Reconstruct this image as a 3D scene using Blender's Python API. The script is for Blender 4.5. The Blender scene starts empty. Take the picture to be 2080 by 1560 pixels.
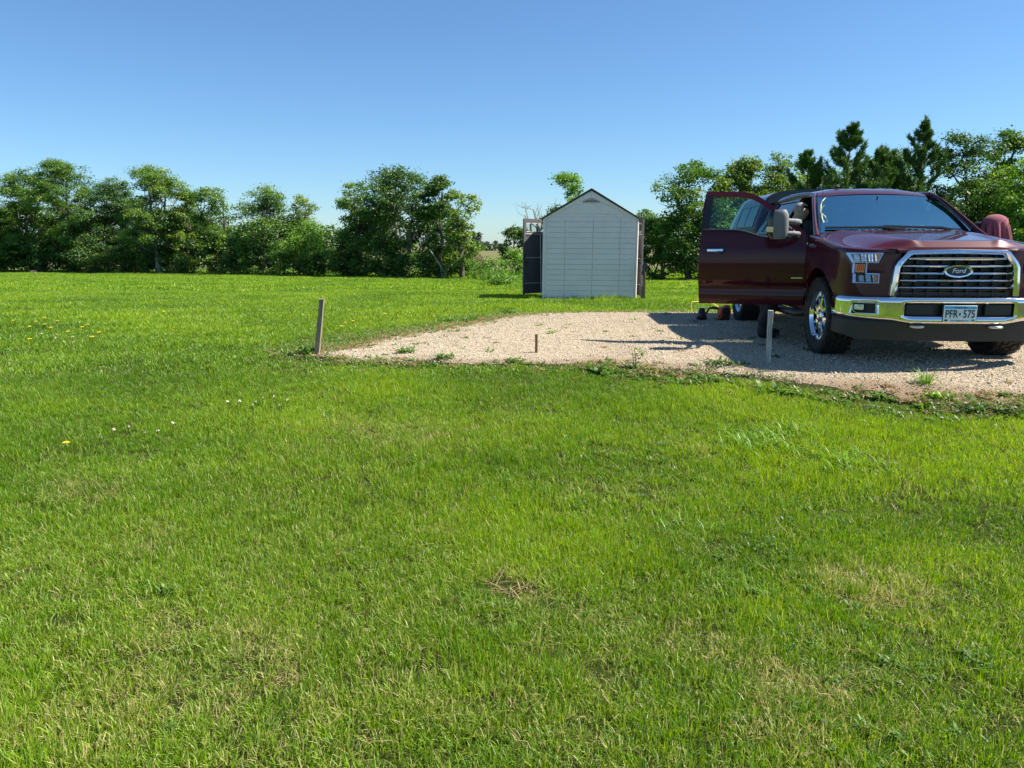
import bpy, bmesh, math, random
import numpy as np
from mathutils import Vector, Matrix
from mathutils.geometry import delaunay_2d_cdt

random.seed(7)
R = math.radians
scene = bpy.context.scene
COL = scene.collection

# ------------------------------------------------------------------ camera, sky, sun, exposure
FPX = 1571.0                       # focal length in pixels of a 2080 wide picture
PITCH = math.atan(280 / FPX)
CAM_Z = 1.15
cam_data = bpy.data.cameras.new('camera')
cam = bpy.data.objects.new('camera', cam_data)
COL.objects.link(cam)
cam.location = (0, 0, CAM_Z)
cam.rotation_euler = (math.pi / 2 - PITCH, 0, 0)
cam_data.sensor_fit = 'HORIZONTAL'
cam_data.sensor_width = 36
cam_data.lens = 36 * FPX / 2080
cam_data.clip_start = 0.05
cam_data.clip_end = 12000
scene.camera = cam

SUN_EL, SUN_AZ = R(50), R(0)       # azimuth measured from +x towards +y
world = bpy.data.worlds.new('World')
scene.world = world
world.use_nodes = True
wn = world.node_tree
for n in list(wn.nodes):
    wn.nodes.remove(n)
sky = wn.nodes.new('ShaderNodeTexSky')
sky.sky_type = 'NISHITA'
sky.sun_disc = False
sky.sun_elevation = SUN_EL
sky.sun_rotation = math.pi / 2 - SUN_AZ
sky.altitude = 300
sky.air_density = 1.0
sky.dust_density = 0.3
sky.ozone_density = 9.0
bg = wn.nodes.new('ShaderNodeBackground')
bg.inputs['Strength'].default_value = 0.069
wo = wn.nodes.new('ShaderNodeOutputWorld')
wb = wn.nodes.new('ShaderNodeMix'); wb.data_type = 'RGBA'; wb.blend_type = 'MULTIPLY'     # camera white balance of the sky
wb.inputs['Factor'].default_value = 1.0; wb.inputs['B'].default_value = (0.92, 1.01, 1.0, 1)
wn.links.new(sky.outputs[0], wb.inputs['A']); wn.links.new(wb.outputs['Result'], bg.inputs['Color'])
wn.links.new(bg.outputs[0], wo.inputs['Surface'])

sun_data = bpy.data.lights.new('sun', 'SUN')
sun_data.energy = 5.0
sun_data.angle = R(0.55)
sun_data.color = (1.0, 0.92, 0.78)
sun = bpy.data.objects.new('sun', sun_data)
COL.objects.link(sun)
sun_dir = Vector((math.cos(SUN_EL) * math.cos(SUN_AZ), math.cos(SUN_EL) * math.sin(SUN_AZ), math.sin(SUN_EL)))
sun.rotation_euler = sun_dir.to_track_quat('Z', 'Y').to_euler()
sun.location = (20, 5, 30)

scene.view_settings.view_transform = 'Standard'
scene.view_settings.look = 'None'
scene.view_settings.gamma = 1.0
scene.view_settings.use_curve_mapping = False
scene.view_settings.exposure = 1.2
scene.render.engine = 'CYCLES'
scene.cycles.max_bounces = 10
scene.cycles.transparent_max_bounces = 24

# ------------------------------------------------------------------ helpers
def tag(o, label=None, cat=None, group=None, kind=None):
    if label: o['label'] = label
    if cat: o['category'] = cat
    if group: o['group'] = group
    if kind: o['kind'] = kind
    return o

def empty(name, loc=(0, 0, 0), rz=0.0):
    o = bpy.data.objects.new(name, None)
    COL.objects.link(o)
    o.location = loc
    o.rotation_euler = (0, 0, rz)
    o.empty_display_size = 0.2
    return o

def finish(me, mat, smooth=None):
    if mat is not None:
        me.materials.append(mat)
    if smooth is not None:
        me.polygons.foreach_set('use_smooth', [True] * len(me.polygons))
        if smooth < 180:
            me.set_sharp_from_angle(angle=R(smooth))
    me.update()

def link(name, me, parent=None, loc=(0, 0, 0), rot=(0, 0, 0)):
    o = bpy.data.objects.new(name, me)
    COL.objects.link(o)
    o.parent = parent
    o.location = loc
    o.rotation_euler = rot
    return o

class MB:
    """collects shapes, then links them as one mesh object"""
    def __init__(s):
        s.v = []; s.f = []
    def add(s, vs, fs):
        k = len(s.v)
        s.v += [tuple(a) for a in vs]
        s.f += [tuple(i + k for i in q) for q in fs]
        return s
    def box(s, c, d, rot=None):
        x, y, z = d[0] / 2, d[1] / 2, d[2] / 2
        vs = [Vector(a) for a in ((-x, -y, -z), (x, -y, -z), (x, y, -z), (-x, y, -z), (-x, -y, z), (x, -y, z), (x, y, z), (-x, y, z))]
        if rot is not None:
            vs = [rot @ a for a in vs]
        c = Vector(c)
        return s.add([a + c for a in vs], [(3, 2, 1, 0), (4, 5, 6, 7), (0, 1, 5, 4), (1, 2, 6, 5), (2, 3, 7, 6), (3, 0, 4, 7)])
    def tube(s, pts, rad, n=8, cap=True, flat=1.0, up=None):
        pts = [Vector(a) for a in pts]
        m = len(pts)
        rr = rad if isinstance(rad, (list, tuple)) else [rad] * m
        vs = []; prev = None
        for i, p in enumerate(pts):
            t = (pts[min(i + 1, m - 1)] - pts[max(i - 1, 0)])
            t = t.normalized() if t.length > 1e-9 else Vector((0, 0, 1))
            if prev is None:
                a = Vector(up) if up else (Vector((0, 0, 1)) if abs(t.z) < 0.9 else Vector((1, 0, 0)))
            else:
                a = prev
            a = (a - t * a.dot(t))
            a = a.normalized() if a.length > 1e-6 else t.orthogonal().normalized()
            prev = a
            b = t.cross(a)
            for k in range(n):
                g = 2 * math.pi * k / n
                vs.append(p + a * (math.cos(g) * rr[i]) + b * (math.sin(g) * rr[i] * flat))
        fs = []
        for i in range(m - 1):
            for k in range(n):
                k2 = (k + 1) % n
                fs.append((i * n + k, i * n + k2, (i + 1) * n + k2, (i + 1) * n + k))
        if cap:
            fs.append(tuple(range(n - 1, -1, -1)))
            fs.append(tuple((m - 1) * n + k for k in range(n)))
        return s.add(vs, fs)
    def grid(s, fn, us, vs, skip=None, closed=False):
        nu, nv = len(us), len(vs)
        P = [fn(u, v) for v in vs for u in us]
        fs = []
        for j in range(nv - 1):
            for i in range(nu - 1 + (1 if closed else 0)):
                i2 = (i + 1) % nu
                if skip and skip(i, j):
                    continue
                fs.append((j * nu + i, j * nu + i2, (j + 1) * nu + i2, (j + 1) * nu + i))
        return s.add(P, fs)
    def prism(s, outline, fn0, fn1):
        """outline 2D points; fn0/fn1 map a 2D point to the back and the front surface"""
        n = len(outline)
        vs = [fn0(*p) for p in outline] + [fn1(*p) for p in outline]
        fs = [tuple(range(n - 1, -1, -1)), tuple(range(n, 2 * n))]
        for i in range(n):
            j = (i + 1) % n
            fs.append((i, j, n + j, n + i))
        return s.add(vs, fs)
    def lathe(s, prof, n, axis='x', c=(0, 0, 0), cap=False):
        vs = []
        for (a, r) in prof:
            for k in range(n):
                g = 2 * math.pi * k / n
                q = (a, r * math.cos(g), r * math.sin(g)) if axis == 'x' else ((r * math.cos(g), a, r * math.sin(g)) if axis == 'y' else (r * math.cos(g), r * math.sin(g), a))
                vs.append((q[0] + c[0], q[1] + c[1], q[2] + c[2]))
        fs = []
        for i in range(len(prof) - 1):
            for k in range(n):
                k2 = (k + 1) % n
                fs.append((i * n + k, i * n + k2, (i + 1) * n + k2, (i + 1) * n + k))
        if cap:
            fs.append(tuple(range(n))); fs.append(tuple((len(prof) - 1) * n + k for k in range(n)))
        return s.add(vs, fs)
    def mesh(s, name, mat, smooth=None, fix=True):
        me = bpy.data.meshes.new(name)
        me.from_pydata(s.v, [], s.f)
        if fix:
            bm = bmesh.new(); bm.from_mesh(me)
            bmesh.ops.recalc_face_normals(bm, faces=bm.faces)
            bm.to_mesh(me); bm.free()
        finish(me, mat, smooth)
        return me
    def build(s, name, mat, parent=None, smooth=None, bevel=0, loc=(0, 0, 0), rot=(0, 0, 0), seg=2, thick=0, fix=True):
        o = link(name, s.mesh(name, mat, smooth, fix), parent, loc, rot)
        if thick:
            m = o.modifiers.new('thickness', 'SOLIDIFY'); m.thickness = thick; m.offset = -1
        if bevel:
            m = o.modifiers.new('bevel', 'BEVEL'); m.width = bevel; m.segments = seg; m.limit_method = 'ANGLE'; m.angle_limit = R(35)
            if smooth is None:
                o.data.polygons.foreach_set('use_smooth', [True] * len(o.data.polygons))
                o.data.set_sharp_from_angle(angle=R(50))
        return o

def ray_dir(px, py):
    a = (px - 1040) / FPX; b = (py - 780) / FPX
    c, s = math.cos(PITCH), math.sin(PITCH)
    return Vector((a, c - b * s, -s - b * c))

# value noise for layouts
def vnoise(x, y, seed=0):
    x = np.asarray(x, float); y = np.asarray(y, float)
    xi = np.floor(x).astype(np.int64); yi = np.floor(y).astype(np.int64)
    fx = x - xi; fy = y - yi
    fx = fx * fx * (3 - 2 * fx); fy = fy * fy * (3 - 2 * fy)
    def h(a, b):
        n = (a * 374761393 + b * 668265263 + seed * 974711) & 0x7fffffff
        n = ((n ^ (n >> 13)) * 1274126177) & 0x7fffffff
        return ((n ^ (n >> 16)) & 0xffff) / 65535.0
    return (h(xi, yi) * (1 - fx) + h(xi + 1, yi) * fx) * (1 - fy) + (h(xi, yi + 1) * (1 - fx) + h(xi + 1, yi + 1) * fx) * fy

def smooth01(t):
    t = np.clip(t, 0, 1)
    return t * t * (3 - 2 * t)

# ------------------------------------------------------------------ terrain shape
def lawn_z(x, y):
    x = np.asarray(x, float); y = np.asarray(y, float)
    z = -0.45 + 0.37 * smooth01((y - 2.5) / 6.0)
    z = z - 0.02 * np.clip(y - 14, 0, 56) - 0.03 * smooth01((y - 12) / 6.0)
    # level off far away, tiny swells
    z = z + (0.03 * (vnoise(x * 0.35 + 3, y * 0.35, 5) - 0.5) + 0.035 * (vnoise(x * 1.3, y * 1.3, 6) - 0.5)) * np.clip(1 - np.abs(y) / 60, 0, 1)
    return z

def at_ground(px, py, z0=-0.1):
    d = ray_dir(px, py)
    z = z0
    for _ in range(30):
        t = (z - CAM_Z) / d.z
        z = 0.5 * z + 0.5 * float(ground_z(t * d.x, t * d.y))
    return Vector((t * d.x, t * d.y, z))

_pad_px = [(590, 724), (680, 737), (780, 741), (900, 745), (1050, 748), (1120, 752), (1190, 757), (1300, 768), (1400, 774), (1500, 783), (1600, 795), (1750, 814), (1900, 829), (2080, 838)]
_pad_back = [(1420, 631), (1300, 630), (1200, 631), (1080, 634), (1000, 641), (955, 650), (870, 664), (800, 673), (750, 684), (685, 698), (622, 712)]
def _px_plane(px, py, z):
    d = ray_dir(px, py); t = (z - CAM_Z) / d.z
    return (t * d.x, t * d.y)
PAD = [_px_plane(px, py, float(zz)) for (px, py), zz in zip(_pad_px, np.linspace(-0.06, -0.2, len(_pad_px)))]
PAD += [(6.2, 5.5), (9.5, 5.2), (14, 5.6), (14, 13.6), (9, 14.0), (6, 14.3)]
PAD += [_px_plane(px, py, -0.04) for px, py in _pad_back]
PADN = np.array(PAD)

def pad_dist(x, y):
    """signed distance to the edge of the gravel, positive on the gravel"""
    x = np.asarray(x, float); y = np.asarray(y, float)
    d = np.full(x.shape, 1e9); inside = np.zeros(x.shape, bool)
    n = len(PADN)
    for i in range(n):
        ax, ay = PADN[i]; bx, by = PADN[(i + 1) % n]
        ex, ey = bx - ax, by - ay
        t = np.clip(((x - ax) * ex + (y - ay) * ey) / (ex * ex + ey * ey), 0, 1)
        d = np.minimum(d, np.hypot(x - ax - t * ex, y - ay - t * ey))
        cond = ((ay > y) != (by > y))
        with np.errstate(divide='ignore', invalid='ignore'):
            xi = ax + (y - ay) * ex / (ey if ey != 0 else 1e-9)
        inside ^= cond & (x < xi)
    return np.where(inside, d, -d)

def ground_z(x, y):
    x = np.asarray(x, float); y = np.asarray(y, float)
    z = lawn_z(x, y)
    k = smooth01((pad_dist(x, y) + 0.25) / 1.9)
    return z * (1 - k) + (0.012 * (vnoise(x * 1.1, y * 1.1, 9) - 0.5)) * k

# ------------------------------------------------------------------ materials
def nodes_of(name):
    m = bpy.data.materials.new(name)
    m.use_nodes = True
    nt = m.node_tree
    return m, nt, nt.nodes['Principled BSDF']

def N(nt, typ, **kw):
    n = nt.nodes.new(typ)
    for k, v in kw.items():
        setattr(n, k, v)
    return n

def plain(name, col, rough=0.5, metal=0.0, coat=0.0, vary=0.06, scale=6.0, bump=0.0, bscale=60, spec=0.5):
    m, nt, b = nodes_of(name)
    tc = N(nt, 'ShaderNodeTexCoord')
    no = N(nt, 'ShaderNodeTexNoise'); no.inputs['Scale'].default_value = scale; no.inputs['Detail'].default_value = 5
    nt.links.new(tc.outputs['Object'], no.inputs['Vector'])
    r = N(nt, 'ShaderNodeValToRGB')
    r.color_ramp.elements[0].position = 0.3; r.color_ramp.elements[1].position = 0.7
    r.color_ramp.elements[0].color = [c * (1 - vary) for c in col] + [1]
    r.color_ramp.elements[1].color = [min(1, c * (1 + vary)) for c in col] + [1]
    nt.links.new(no.outputs['Fac'], r.inputs['Fac'])
    nt.links.new(r.outputs['Color'], b.inputs['Base Color'])
    b.inputs['Roughness'].default_value = rough
    b.inputs['Metallic'].default_value = metal
    b.inputs['Coat Weight'].default_value = coat
    b.inputs['Coat Roughness'].default_value = 0.03
    b.inputs['Specular IOR Level'].default_value = spec
    if bump:
        n2 = N(nt, 'ShaderNodeTexNoise'); n2.inputs['Scale'].default_value = bscale; n2.inputs['Detail'].default_value = 4
        nt.links.new(tc.outputs['Object'], n2.inputs['Vector'])
        bp = N(nt, 'ShaderNodeBump'); bp.inputs['Strength'].default_value = bump; bp.inputs['Distance'].default_value = 0.01
        nt.links.new(n2.outputs['Fac'], bp.inputs['Height'])
        nt.links.new(bp.outputs['Normal'], b.inputs['Normal'])
    return m

def leafy(name, dark, mid, light, transl=0.42, attr='lv', inst=None, straw=None, rough=0.5):
    """thin leaf: diffuse + gloss + light coming through; colour varies leaf by leaf"""
    m = bpy.data.materials.new(name); m.use_nodes = True
    nt = m.node_tree; nt.nodes.clear()
    out = N(nt, 'ShaderNodeOutputMaterial')
    at = N(nt, 'ShaderNodeAttribute', attribute_name=attr)
    ramp = N(nt, 'ShaderNodeValToRGB')
    e = ramp.color_ramp.elements
    e[0].position = 0.0; e[0].color = (*dark, 1)
    e[1].position = 1.0; e[1].color = (*light, 1)
    k = e.new(0.5); k.color = (*mid, 1)
    col = ramp.outputs['Color']
    if inst:
        ai = N(nt, 'ShaderNodeAttribute', attribute_name=inst, attribute_type='INSTANCER')
        ad = N(nt, 'ShaderNodeMath', operation='MULTIPLY_ADD')
        nt.links.new(at.outputs['Fac'], ad.inputs[0]); ad.inputs[1].default_value = 0.55
        sc = N(nt, 'ShaderNodeMath', operation='MULTIPLY'); sc.inputs[1].default_value = 0.6
        nt.links.new(ai.outputs['Fac'], sc.inputs[0])
        nt.links.new(sc.outputs[0], ad.inputs[2])
        nt.links.new(ad.outputs[0], ramp.inputs['Fac'])
    else:
        nt.links.new(at.outputs['Fac'], ramp.inputs['Fac'])
    if straw:
        a2 = N(nt, 'ShaderNodeAttribute', attribute_name='dry', attribute_type='INSTANCER')
        a3 = N(nt, 'ShaderNodeAttribute', attribute_name='str')
        su = N(nt, 'ShaderNodeMath', operation='SUBTRACT'); nt.links.new(a2.outputs['Fac'], su.inputs[0]); nt.links.new(a3.outputs['Fac'], su.inputs[1])
        gt = N(nt, 'ShaderNodeMath', operation='MULTIPLY_ADD', use_clamp=True); nt.links.new(su.outputs[0], gt.inputs[0]); gt.inputs[1].default_value = 5.0; gt.inputs[2].default_value = 0.5
        mx = N(nt, 'ShaderNodeMix', data_type='RGBA')
        nt.links.new(gt.outputs[0], mx.inputs['Factor']); nt.links.new(col, mx.inputs['A']); mx.inputs['B'].default_value = (*straw, 1)
        col = mx.outputs['Result']
    d = N(nt, 'ShaderNodeBsdfDiffuse'); t = N(nt, 'ShaderNodeBsdfTranslucent'); g = N(nt, 'ShaderNodeBsdfGlossy')
    g.inputs['Roughness'].default_value = rough; g.inputs['Color'].default_value = (1, 1, 1, 1)
    hs = N(nt, 'ShaderNodeHueSaturation'); hs.inputs['Hue'].default_value = 0.485; hs.inputs['Saturation'].default_value = 1.1; hs.inputs['Value'].default_value = 1.35
    nt.links.new(col, d.inputs['Color']); nt.links.new(col, hs.inputs['Color']); nt.links.new(hs.outputs['Color'], t.inputs['Color'])
    m1 = N(nt, 'ShaderNodeMixShader'); m1.inputs[0].default_value = transl
    nt.links.new(d.outputs[0], m1.inputs[1]); nt.links.new(t.outputs[0], m1.inputs[2])
    m2 = N(nt, 'ShaderNodeMixShader'); m2.inputs[0].default_value = 0.03
    nt.links.new(m1.outputs[0], m2.inputs[1]); nt.links.new(g.outputs[0], m2.inputs[2])
    nt.links.new(m2.outputs[0], out.inputs['Surface'])
    return m

def glassy(name, tint, ior=1.7, rough=0.0, base=None):
    m = bpy.data.materials.new(name); m.use_nodes = True
    nt = m.node_tree; nt.nodes.clear()
    out = N(nt, 'ShaderNodeOutputMaterial')
    tr = N(nt, 'ShaderNodeBsdfTransparent'); tr.inputs['Color'].default_value = (*tint, 1)
    gl = N(nt, 'ShaderNodeBsdfGlossy'); gl.inputs['Roughness'].default_value = rough; gl.inputs['Color'].default_value = (*(base or (0.95, 1, 1)), 1)
    fr = N(nt, 'ShaderNodeFresnel')
    ge = N(nt, 'ShaderNodeNewGeometry')       # thin pane: both faces reflect alike
    io = N(nt, 'ShaderNodeMix', data_type='FLOAT'); io.inputs[2].default_value = ior; io.inputs[3].default_value = 1 / ior
    nt.links.new(ge.outputs['Backfacing'], io.inputs[0]); nt.links.new(io.outputs[0], fr.inputs['IOR'])
    mx = N(nt, 'ShaderNodeMixShader')
    nt.links.new(fr.outputs[0], mx.inputs[0]); nt.links.new(tr.outputs[0], mx.inputs[1]); nt.links.new(gl.outputs[0], mx.inputs[2])
    nt.links.new(mx.outputs[0], out.inputs['Surface'])
    return m

def paint(name, col):
    m, nt, b = nodes_of(name)
    tc = N(nt, 'ShaderNodeTexCoord')
    fl = N(nt, 'ShaderNodeTexNoise'); fl.inputs['Scale'].default_value = 900; fl.inputs['Detail'].default_value = 1
    nt.links.new(tc.outputs['Object'], fl.inputs['Vector'])
    r = N(nt, 'ShaderNodeValToRGB')
    r.color_ramp.elements[0].position = 0.35; r.color_ramp.elements[1].position = 0.75
    r.color_ramp.elements[0].color = [c * 0.8 for c in col] + [1]; r.color_ramp.elements[1].color = [c * 1.35 for c in col] + [1]
    nt.links.new(fl.outputs['Fac'], r.inputs['Fac'])
    # thin film of road dust low down and in broad patches
    du = N(nt, 'ShaderNodeTexNoise'); du.inputs['Scale'].default_value = 3.5; du.inputs['Detail'].default_value = 6
    nt.links.new(tc.outputs['Object'], du.inputs['Vector'])
    mr = N(nt, 'ShaderNodeMapRange'); mr.inputs['From Min'].default_value = 0.45; mr.inputs['From Max'].default_value = 0.8; mr.inputs['To Max'].default_value = 0.012
    nt.links.new(du.outputs['Fac'], mr.inputs['Value'])
    mx = N(nt, 'ShaderNodeMix', data_type='RGBA'); mx.inputs['B'].default_value = (0.30, 0.22, 0.17, 1)
    nt.links.new(mr.outputs['Result'], mx.inputs['Factor']); nt.links.new(r.outputs['Color'], mx.inputs['A'])
    nt.links.new(mx.outputs['Result'], b.inputs['Base Color'])
    b.inputs['Metallic'].default_value = 0.12
    b.inputs['Roughness'].default_value = 0.42
    b.inputs['Specular IOR Level'].default_value = 0.15
    b.inputs['Coat Weight'].default_value = 0.9
    b.inputs['Coat Roughness'].default_value = 0.015
    b.inputs['Coat IOR'].default_value = 1.36
    return m

M = {}
M['paint'] = paint('maroon_paint', (0.052, 0.0032, 0.0095))
M['chrome'] = plain('chrome', (0.78, 0.79, 0.80), rough=0.07, metal=1.0, vary=0.02)
M['satin'] = plain('satin_metal', (0.6, 0.6, 0.61), rough=0.3, metal=1.0)
M['black'] = plain('black_plastic', (0.014, 0.014, 0.016), rough=0.45)
M['gloss_black'] = plain('gloss_black', (0.010, 0.010, 0.012), rough=0.12)
M['grey_plastic'] = plain('grey_plastic', (0.075, 0.077, 0.08), rough=0.6, bump=0.15, bscale=300)
M['mirror_grey'] = plain('mirror_grey', (0.14, 0.143, 0.147), rough=0.6, bump=0.15, bscale=300)
M['dark_grey'] = plain('dark_grey_plastic', (0.018, 0.020, 0.022), rough=0.55, bump=0.1, bscale=300)
M['rubber'] = plain('tyre_rubber', (0.018, 0.018, 0.019), rough=0.8, vary=0.35, scale=12, bump=0.2, bscale=120)
M['glass'] = glassy('window_glass', (0.62, 0.78, 0.74), ior=1.6)
M['shed_glass'] = glassy('shed_glass', (0.85, 0.88, 0.86), ior=1.4)
M['windshield'] = glassy('windshield_glass', (0.60, 0.72, 0.70), ior=8.0, base=(0.60, 1.0, 1.0))
M['dark_glass'] = glassy('privacy_glass', (0.10, 0.13, 0.14), ior=1.9)
M['lens'] = glassy('clear_lens', (0.9, 0.93, 0.95), ior=1.5)
M['amber'] = plain('amber_lens', (0.90, 0.27, 0.02), rough=0.15, coat=0.6)
M['amber_pale'] = plain('pale_signal_lens', (0.70, 0.55, 0.30), rough=0.12, coat=0.8)
M['reflector'] = plain('lamp_reflector', (0.68, 0.72, 0.76), rough=0.18, metal=0.6, vary=0.4, scale=45)
M['lamp_frame'] = plain('lamp_frame', (0.74, 0.78, 0.82), rough=0.22, metal=0.35)
M['cloth_grey'] = plain('seat_cloth', (0.06, 0.058, 0.056), rough=0.9, bump=0.2, bscale=200)
M['trim'] = plain('interior_trim', (0.045, 0.044, 0.043), rough=0.8)
M['headliner'] = plain('headliner', (0.32, 0.30, 0.27), rough=0.95)
M['cream'] = plain('cream_trim', (0.42, 0.42, 0.31), rough=0.6)
M['blue'] = plain('badge_blue', (0.004, 0.011, 0.055), rough=0.3, coat=0.15)
M['plate'] = plain('plate_white', (0.70, 0.80, 0.84), rough=0.4)
M['plate_blue'] = plain('plate_blue', (0.09, 0.42, 0.66), rough=0.4)
M['plate_dark'] = plain('plate_ink', (0.008, 0.012, 0.03), rough=0.5)
M['plate_green'] = plain('plate_sticker', (0.03, 0.33, 0.22), rough=0.5)
M['towel'] = plain('rose_cloth', (0.25, 0.075, 0.105), rough=0.95, bump=0.3, bscale=250, vary=0.15)
M['skin'] = plain('skin', (0.42, 0.24, 0.18), rough=0.6)
M['hair'] = plain('grey_hair', (0.34, 0.28, 0.23), rough=0.9, bump=0.4, bscale=400, vary=0.25, scale=60)
M['shirt'] = plain('bright_green_shirt', (0.10, 0.62, 0.06), rough=0.9)
M['pants'] = plain('dark_trousers', (0.022, 0.024, 0.032), rough=0.95, bump=0.3, bscale=150)
M['boot'] = plain('black_boot', (0.013, 0.012, 0.012), rough=0.6)
M['siding'] = plain('shed_siding', (0.80, 0.70, 0.68), rough=0.65, vary=0.05, scale=2.2, bump=0.12, bscale=90)
M['shed_trim'] = plain('shed_trim', (0.82, 0.72, 0.70), rough=0.6, bump=0.08, bscale=90)
M['shed_roof'] = plain('shed_roof', (0.035, 0.032, 0.031), rough=0.75, bump=0.3, bscale=60)
M['shed_door'] = plain('shed_door', (0.085, 0.080, 0.090), rough=0.6, vary=0.12)
M['white_metal'] = plain('white_bar', (0.65, 0.65, 0.64), rough=0.4)
M['orange'] = plain('tool_orange', (0.55, 0.07, 0.02), rough=0.35)
M['yellow'] = plain('yellow_hose', (0.72, 0.55, 0.12), rough=0.5)

def grime(m):
    """soil splashed up the foot of the wall in ragged specks"""
    nt = m.node_tree; b = nt.nodes['Principled BSDF']
    src = b.inputs['Base Color'].links[0].from_socket
    tc = N(nt, 'ShaderNodeTexCoord'); sp = N(nt, 'ShaderNodeSeparateXYZ'); nt.links.new(tc.outputs['Object'], sp.inputs[0])
    no = N(nt, 'ShaderNodeTexNoise'); no.inputs['Scale'].default_value = 28; no.inputs['Detail'].default_value = 6; nt.links.new(tc.outputs['Object'], no.inputs['Vector'])
    mr = N(nt, 'ShaderNodeMapRange'); mr.inputs['From Min'].default_value = 0.22; mr.inputs['From Max'].default_value = 0.0; mr.inputs['To Max'].default_value = 0.62
    nt.links.new(sp.outputs['Z'], mr.inputs['Value'])
    ad = N(nt, 'ShaderNodeMath', operation='ADD'); nt.links.new(mr.outputs['Result'], ad.inputs[0]); nt.links.new(no.outputs['Fac'], ad.inputs[1])
    th = N(nt, 'ShaderNodeMapRange'); th.inputs['From Min'].default_value = 0.80; th.inputs['From Max'].default_value = 1.05; th.inputs['To Max'].default_value = 0.7
    nt.links.new(ad.outputs[0], th.inputs['Value'])
    mx = N(nt, 'ShaderNodeMix', data_type='RGBA'); mx.inputs['B'].default_value = (0.20, 0.15, 0.10, 1)
    nt.links.new(th.outputs['Result'], mx.inputs['Factor']); nt.links.new(src, mx.inputs['A']); nt.links.new(mx.outputs['Result'], b.inputs['Base Color'])
grime(M['siding'])

def wood_mat(name, a, b_):
    m, nt, b = nodes_of(name)
    tc = N(nt, 'ShaderNodeTexCoord'); mp = N(nt, 'ShaderNodeMapping'); mp.inputs['Scale'].default_value = (60, 60, 4)
    no = N(nt, 'ShaderNodeTexNoise'); no.inputs['Scale'].default_value = 1.0; no.inputs['Detail'].default_value = 8; no.inputs['Roughness'].default_value = 0.7
    r = N(nt, 'ShaderNodeValToRGB'); r.color_ramp.elements[0].position = 0.35; r.color_ramp.elements[1].position = 0.65
    r.color_ramp.elements[0].color = (*a, 1); r.color_ramp.elements[1].color = (*b_, 1)
    bp = N(nt, 'ShaderNodeBump'); bp.inputs['Strength'].default_value = 0.5; bp.inputs['Distance'].default_value = 0.004
    nt.links.new(tc.outputs['Object'], mp.inputs['Vector']); nt.links.new(mp.outputs[0], no.inputs['Vector'])
    nt.links.new(no.outputs['Fac'], r.inputs['Fac']); nt.links.new(r.outputs['Color'], b.inputs['Base Color'])
    nt.links.new(no.outputs['Fac'], bp.inputs['Height']); nt.links.new(bp.outputs['Normal'], b.inputs['Normal'])
    b.inputs['Roughness'].default_value = 0.85
    return m
M['wood_old'] = wood_mat('weathered_wood', (0.14, 0.105, 0.07), (0.40, 0.32, 0.22))
M['wood_grey'] = wood_mat('grey_wood', (0.17, 0.165, 0.16), (0.50, 0.49, 0.47))
M['wood_brown'] = wood_mat('brown_wood', (0.14, 0.08, 0.04), (0.30, 0.19, 0.11))
M['bark'] = plain('bark', (0.095, 0.078, 0.062), rough=0.95, vary=0.45, scale=9, bump=0.8, bscale=25)
M['bark_pale'] = plain('pale_bark', (0.26, 0.23, 0.20), rough=0.95, vary=0.4, scale=9, bump=0.6, bscale=25)
M['leaf_dark'] = leafy('leaf_dark', (0.0256, 0.0768, 0.0128), (0.0614, 0.1472, 0.0230), (0.1408, 0.2304, 0.0358))
M['leaf_mid'] = leafy('leaf_mid', (0.0384, 0.1126, 0.0154), (0.0960, 0.2048, 0.0256), (0.1920, 0.2944, 0.0410))
M['leaf_gold'] = leafy('leaf_gold', (0.0512, 0.1216, 0.0128), (0.1344, 0.2304, 0.0230), (0.2560, 0.3392, 0.0384))
M['leaf_bright'] = leafy('leaf_bright', (0.0512, 0.1472, 0.0154), (0.1216, 0.2688, 0.0282), (0.2304, 0.3840, 0.0461))
M["needle"] = leafy("pine_needle", (0.0276, 0.0747, 0.0161), (0.0690, 0.1495, 0.0276), (0.1495, 0.2300, 0.0414), transl=0.15)
M['leaf_brown'] = leafy('brown_brush', (0.10, 0.07, 0.045), (0.19, 0.13, 0.09), (0.26, 0.19, 0.13))
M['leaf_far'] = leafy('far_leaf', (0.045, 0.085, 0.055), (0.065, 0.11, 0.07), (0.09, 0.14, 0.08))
M['weed'] = leafy('weed_leaf', (0.045, 0.115, 0.014), (0.085, 0.190, 0.022), (0.155, 0.270, 0.040))
M['weed_dark'] = leafy('weed_leaf_dark', (0.020, 0.070, 0.012), (0.042, 0.120, 0.018), (0.085, 0.180, 0.030))
M['grass'] = leafy('grass_blade', (0.026, 0.086, 0.003), (0.110, 0.250, 0.006), (0.290, 0.430, 0.018), transl=0.45, attr='bl', inst='tint', straw=(0.48, 0.43, 0.18))
M['grass_pale'] = leafy('pale_grass_blade', (0.07, 0.18, 0.012), (0.14, 0.29, 0.025), (0.25, 0.40, 0.06), attr='lv')
M['straw'] = leafy('straw', (0.18, 0.13, 0.06), (0.30, 0.23, 0.11), (0.44, 0.36, 0.20), attr='lv')
M['petal_yellow'] = plain('dandelion_yellow', (0.78, 0.56, 0.015), rough=0.8)
M['petal_white'] = plain('clover_white', (0.72, 0.68, 0.58), rough=0.85)

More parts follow.
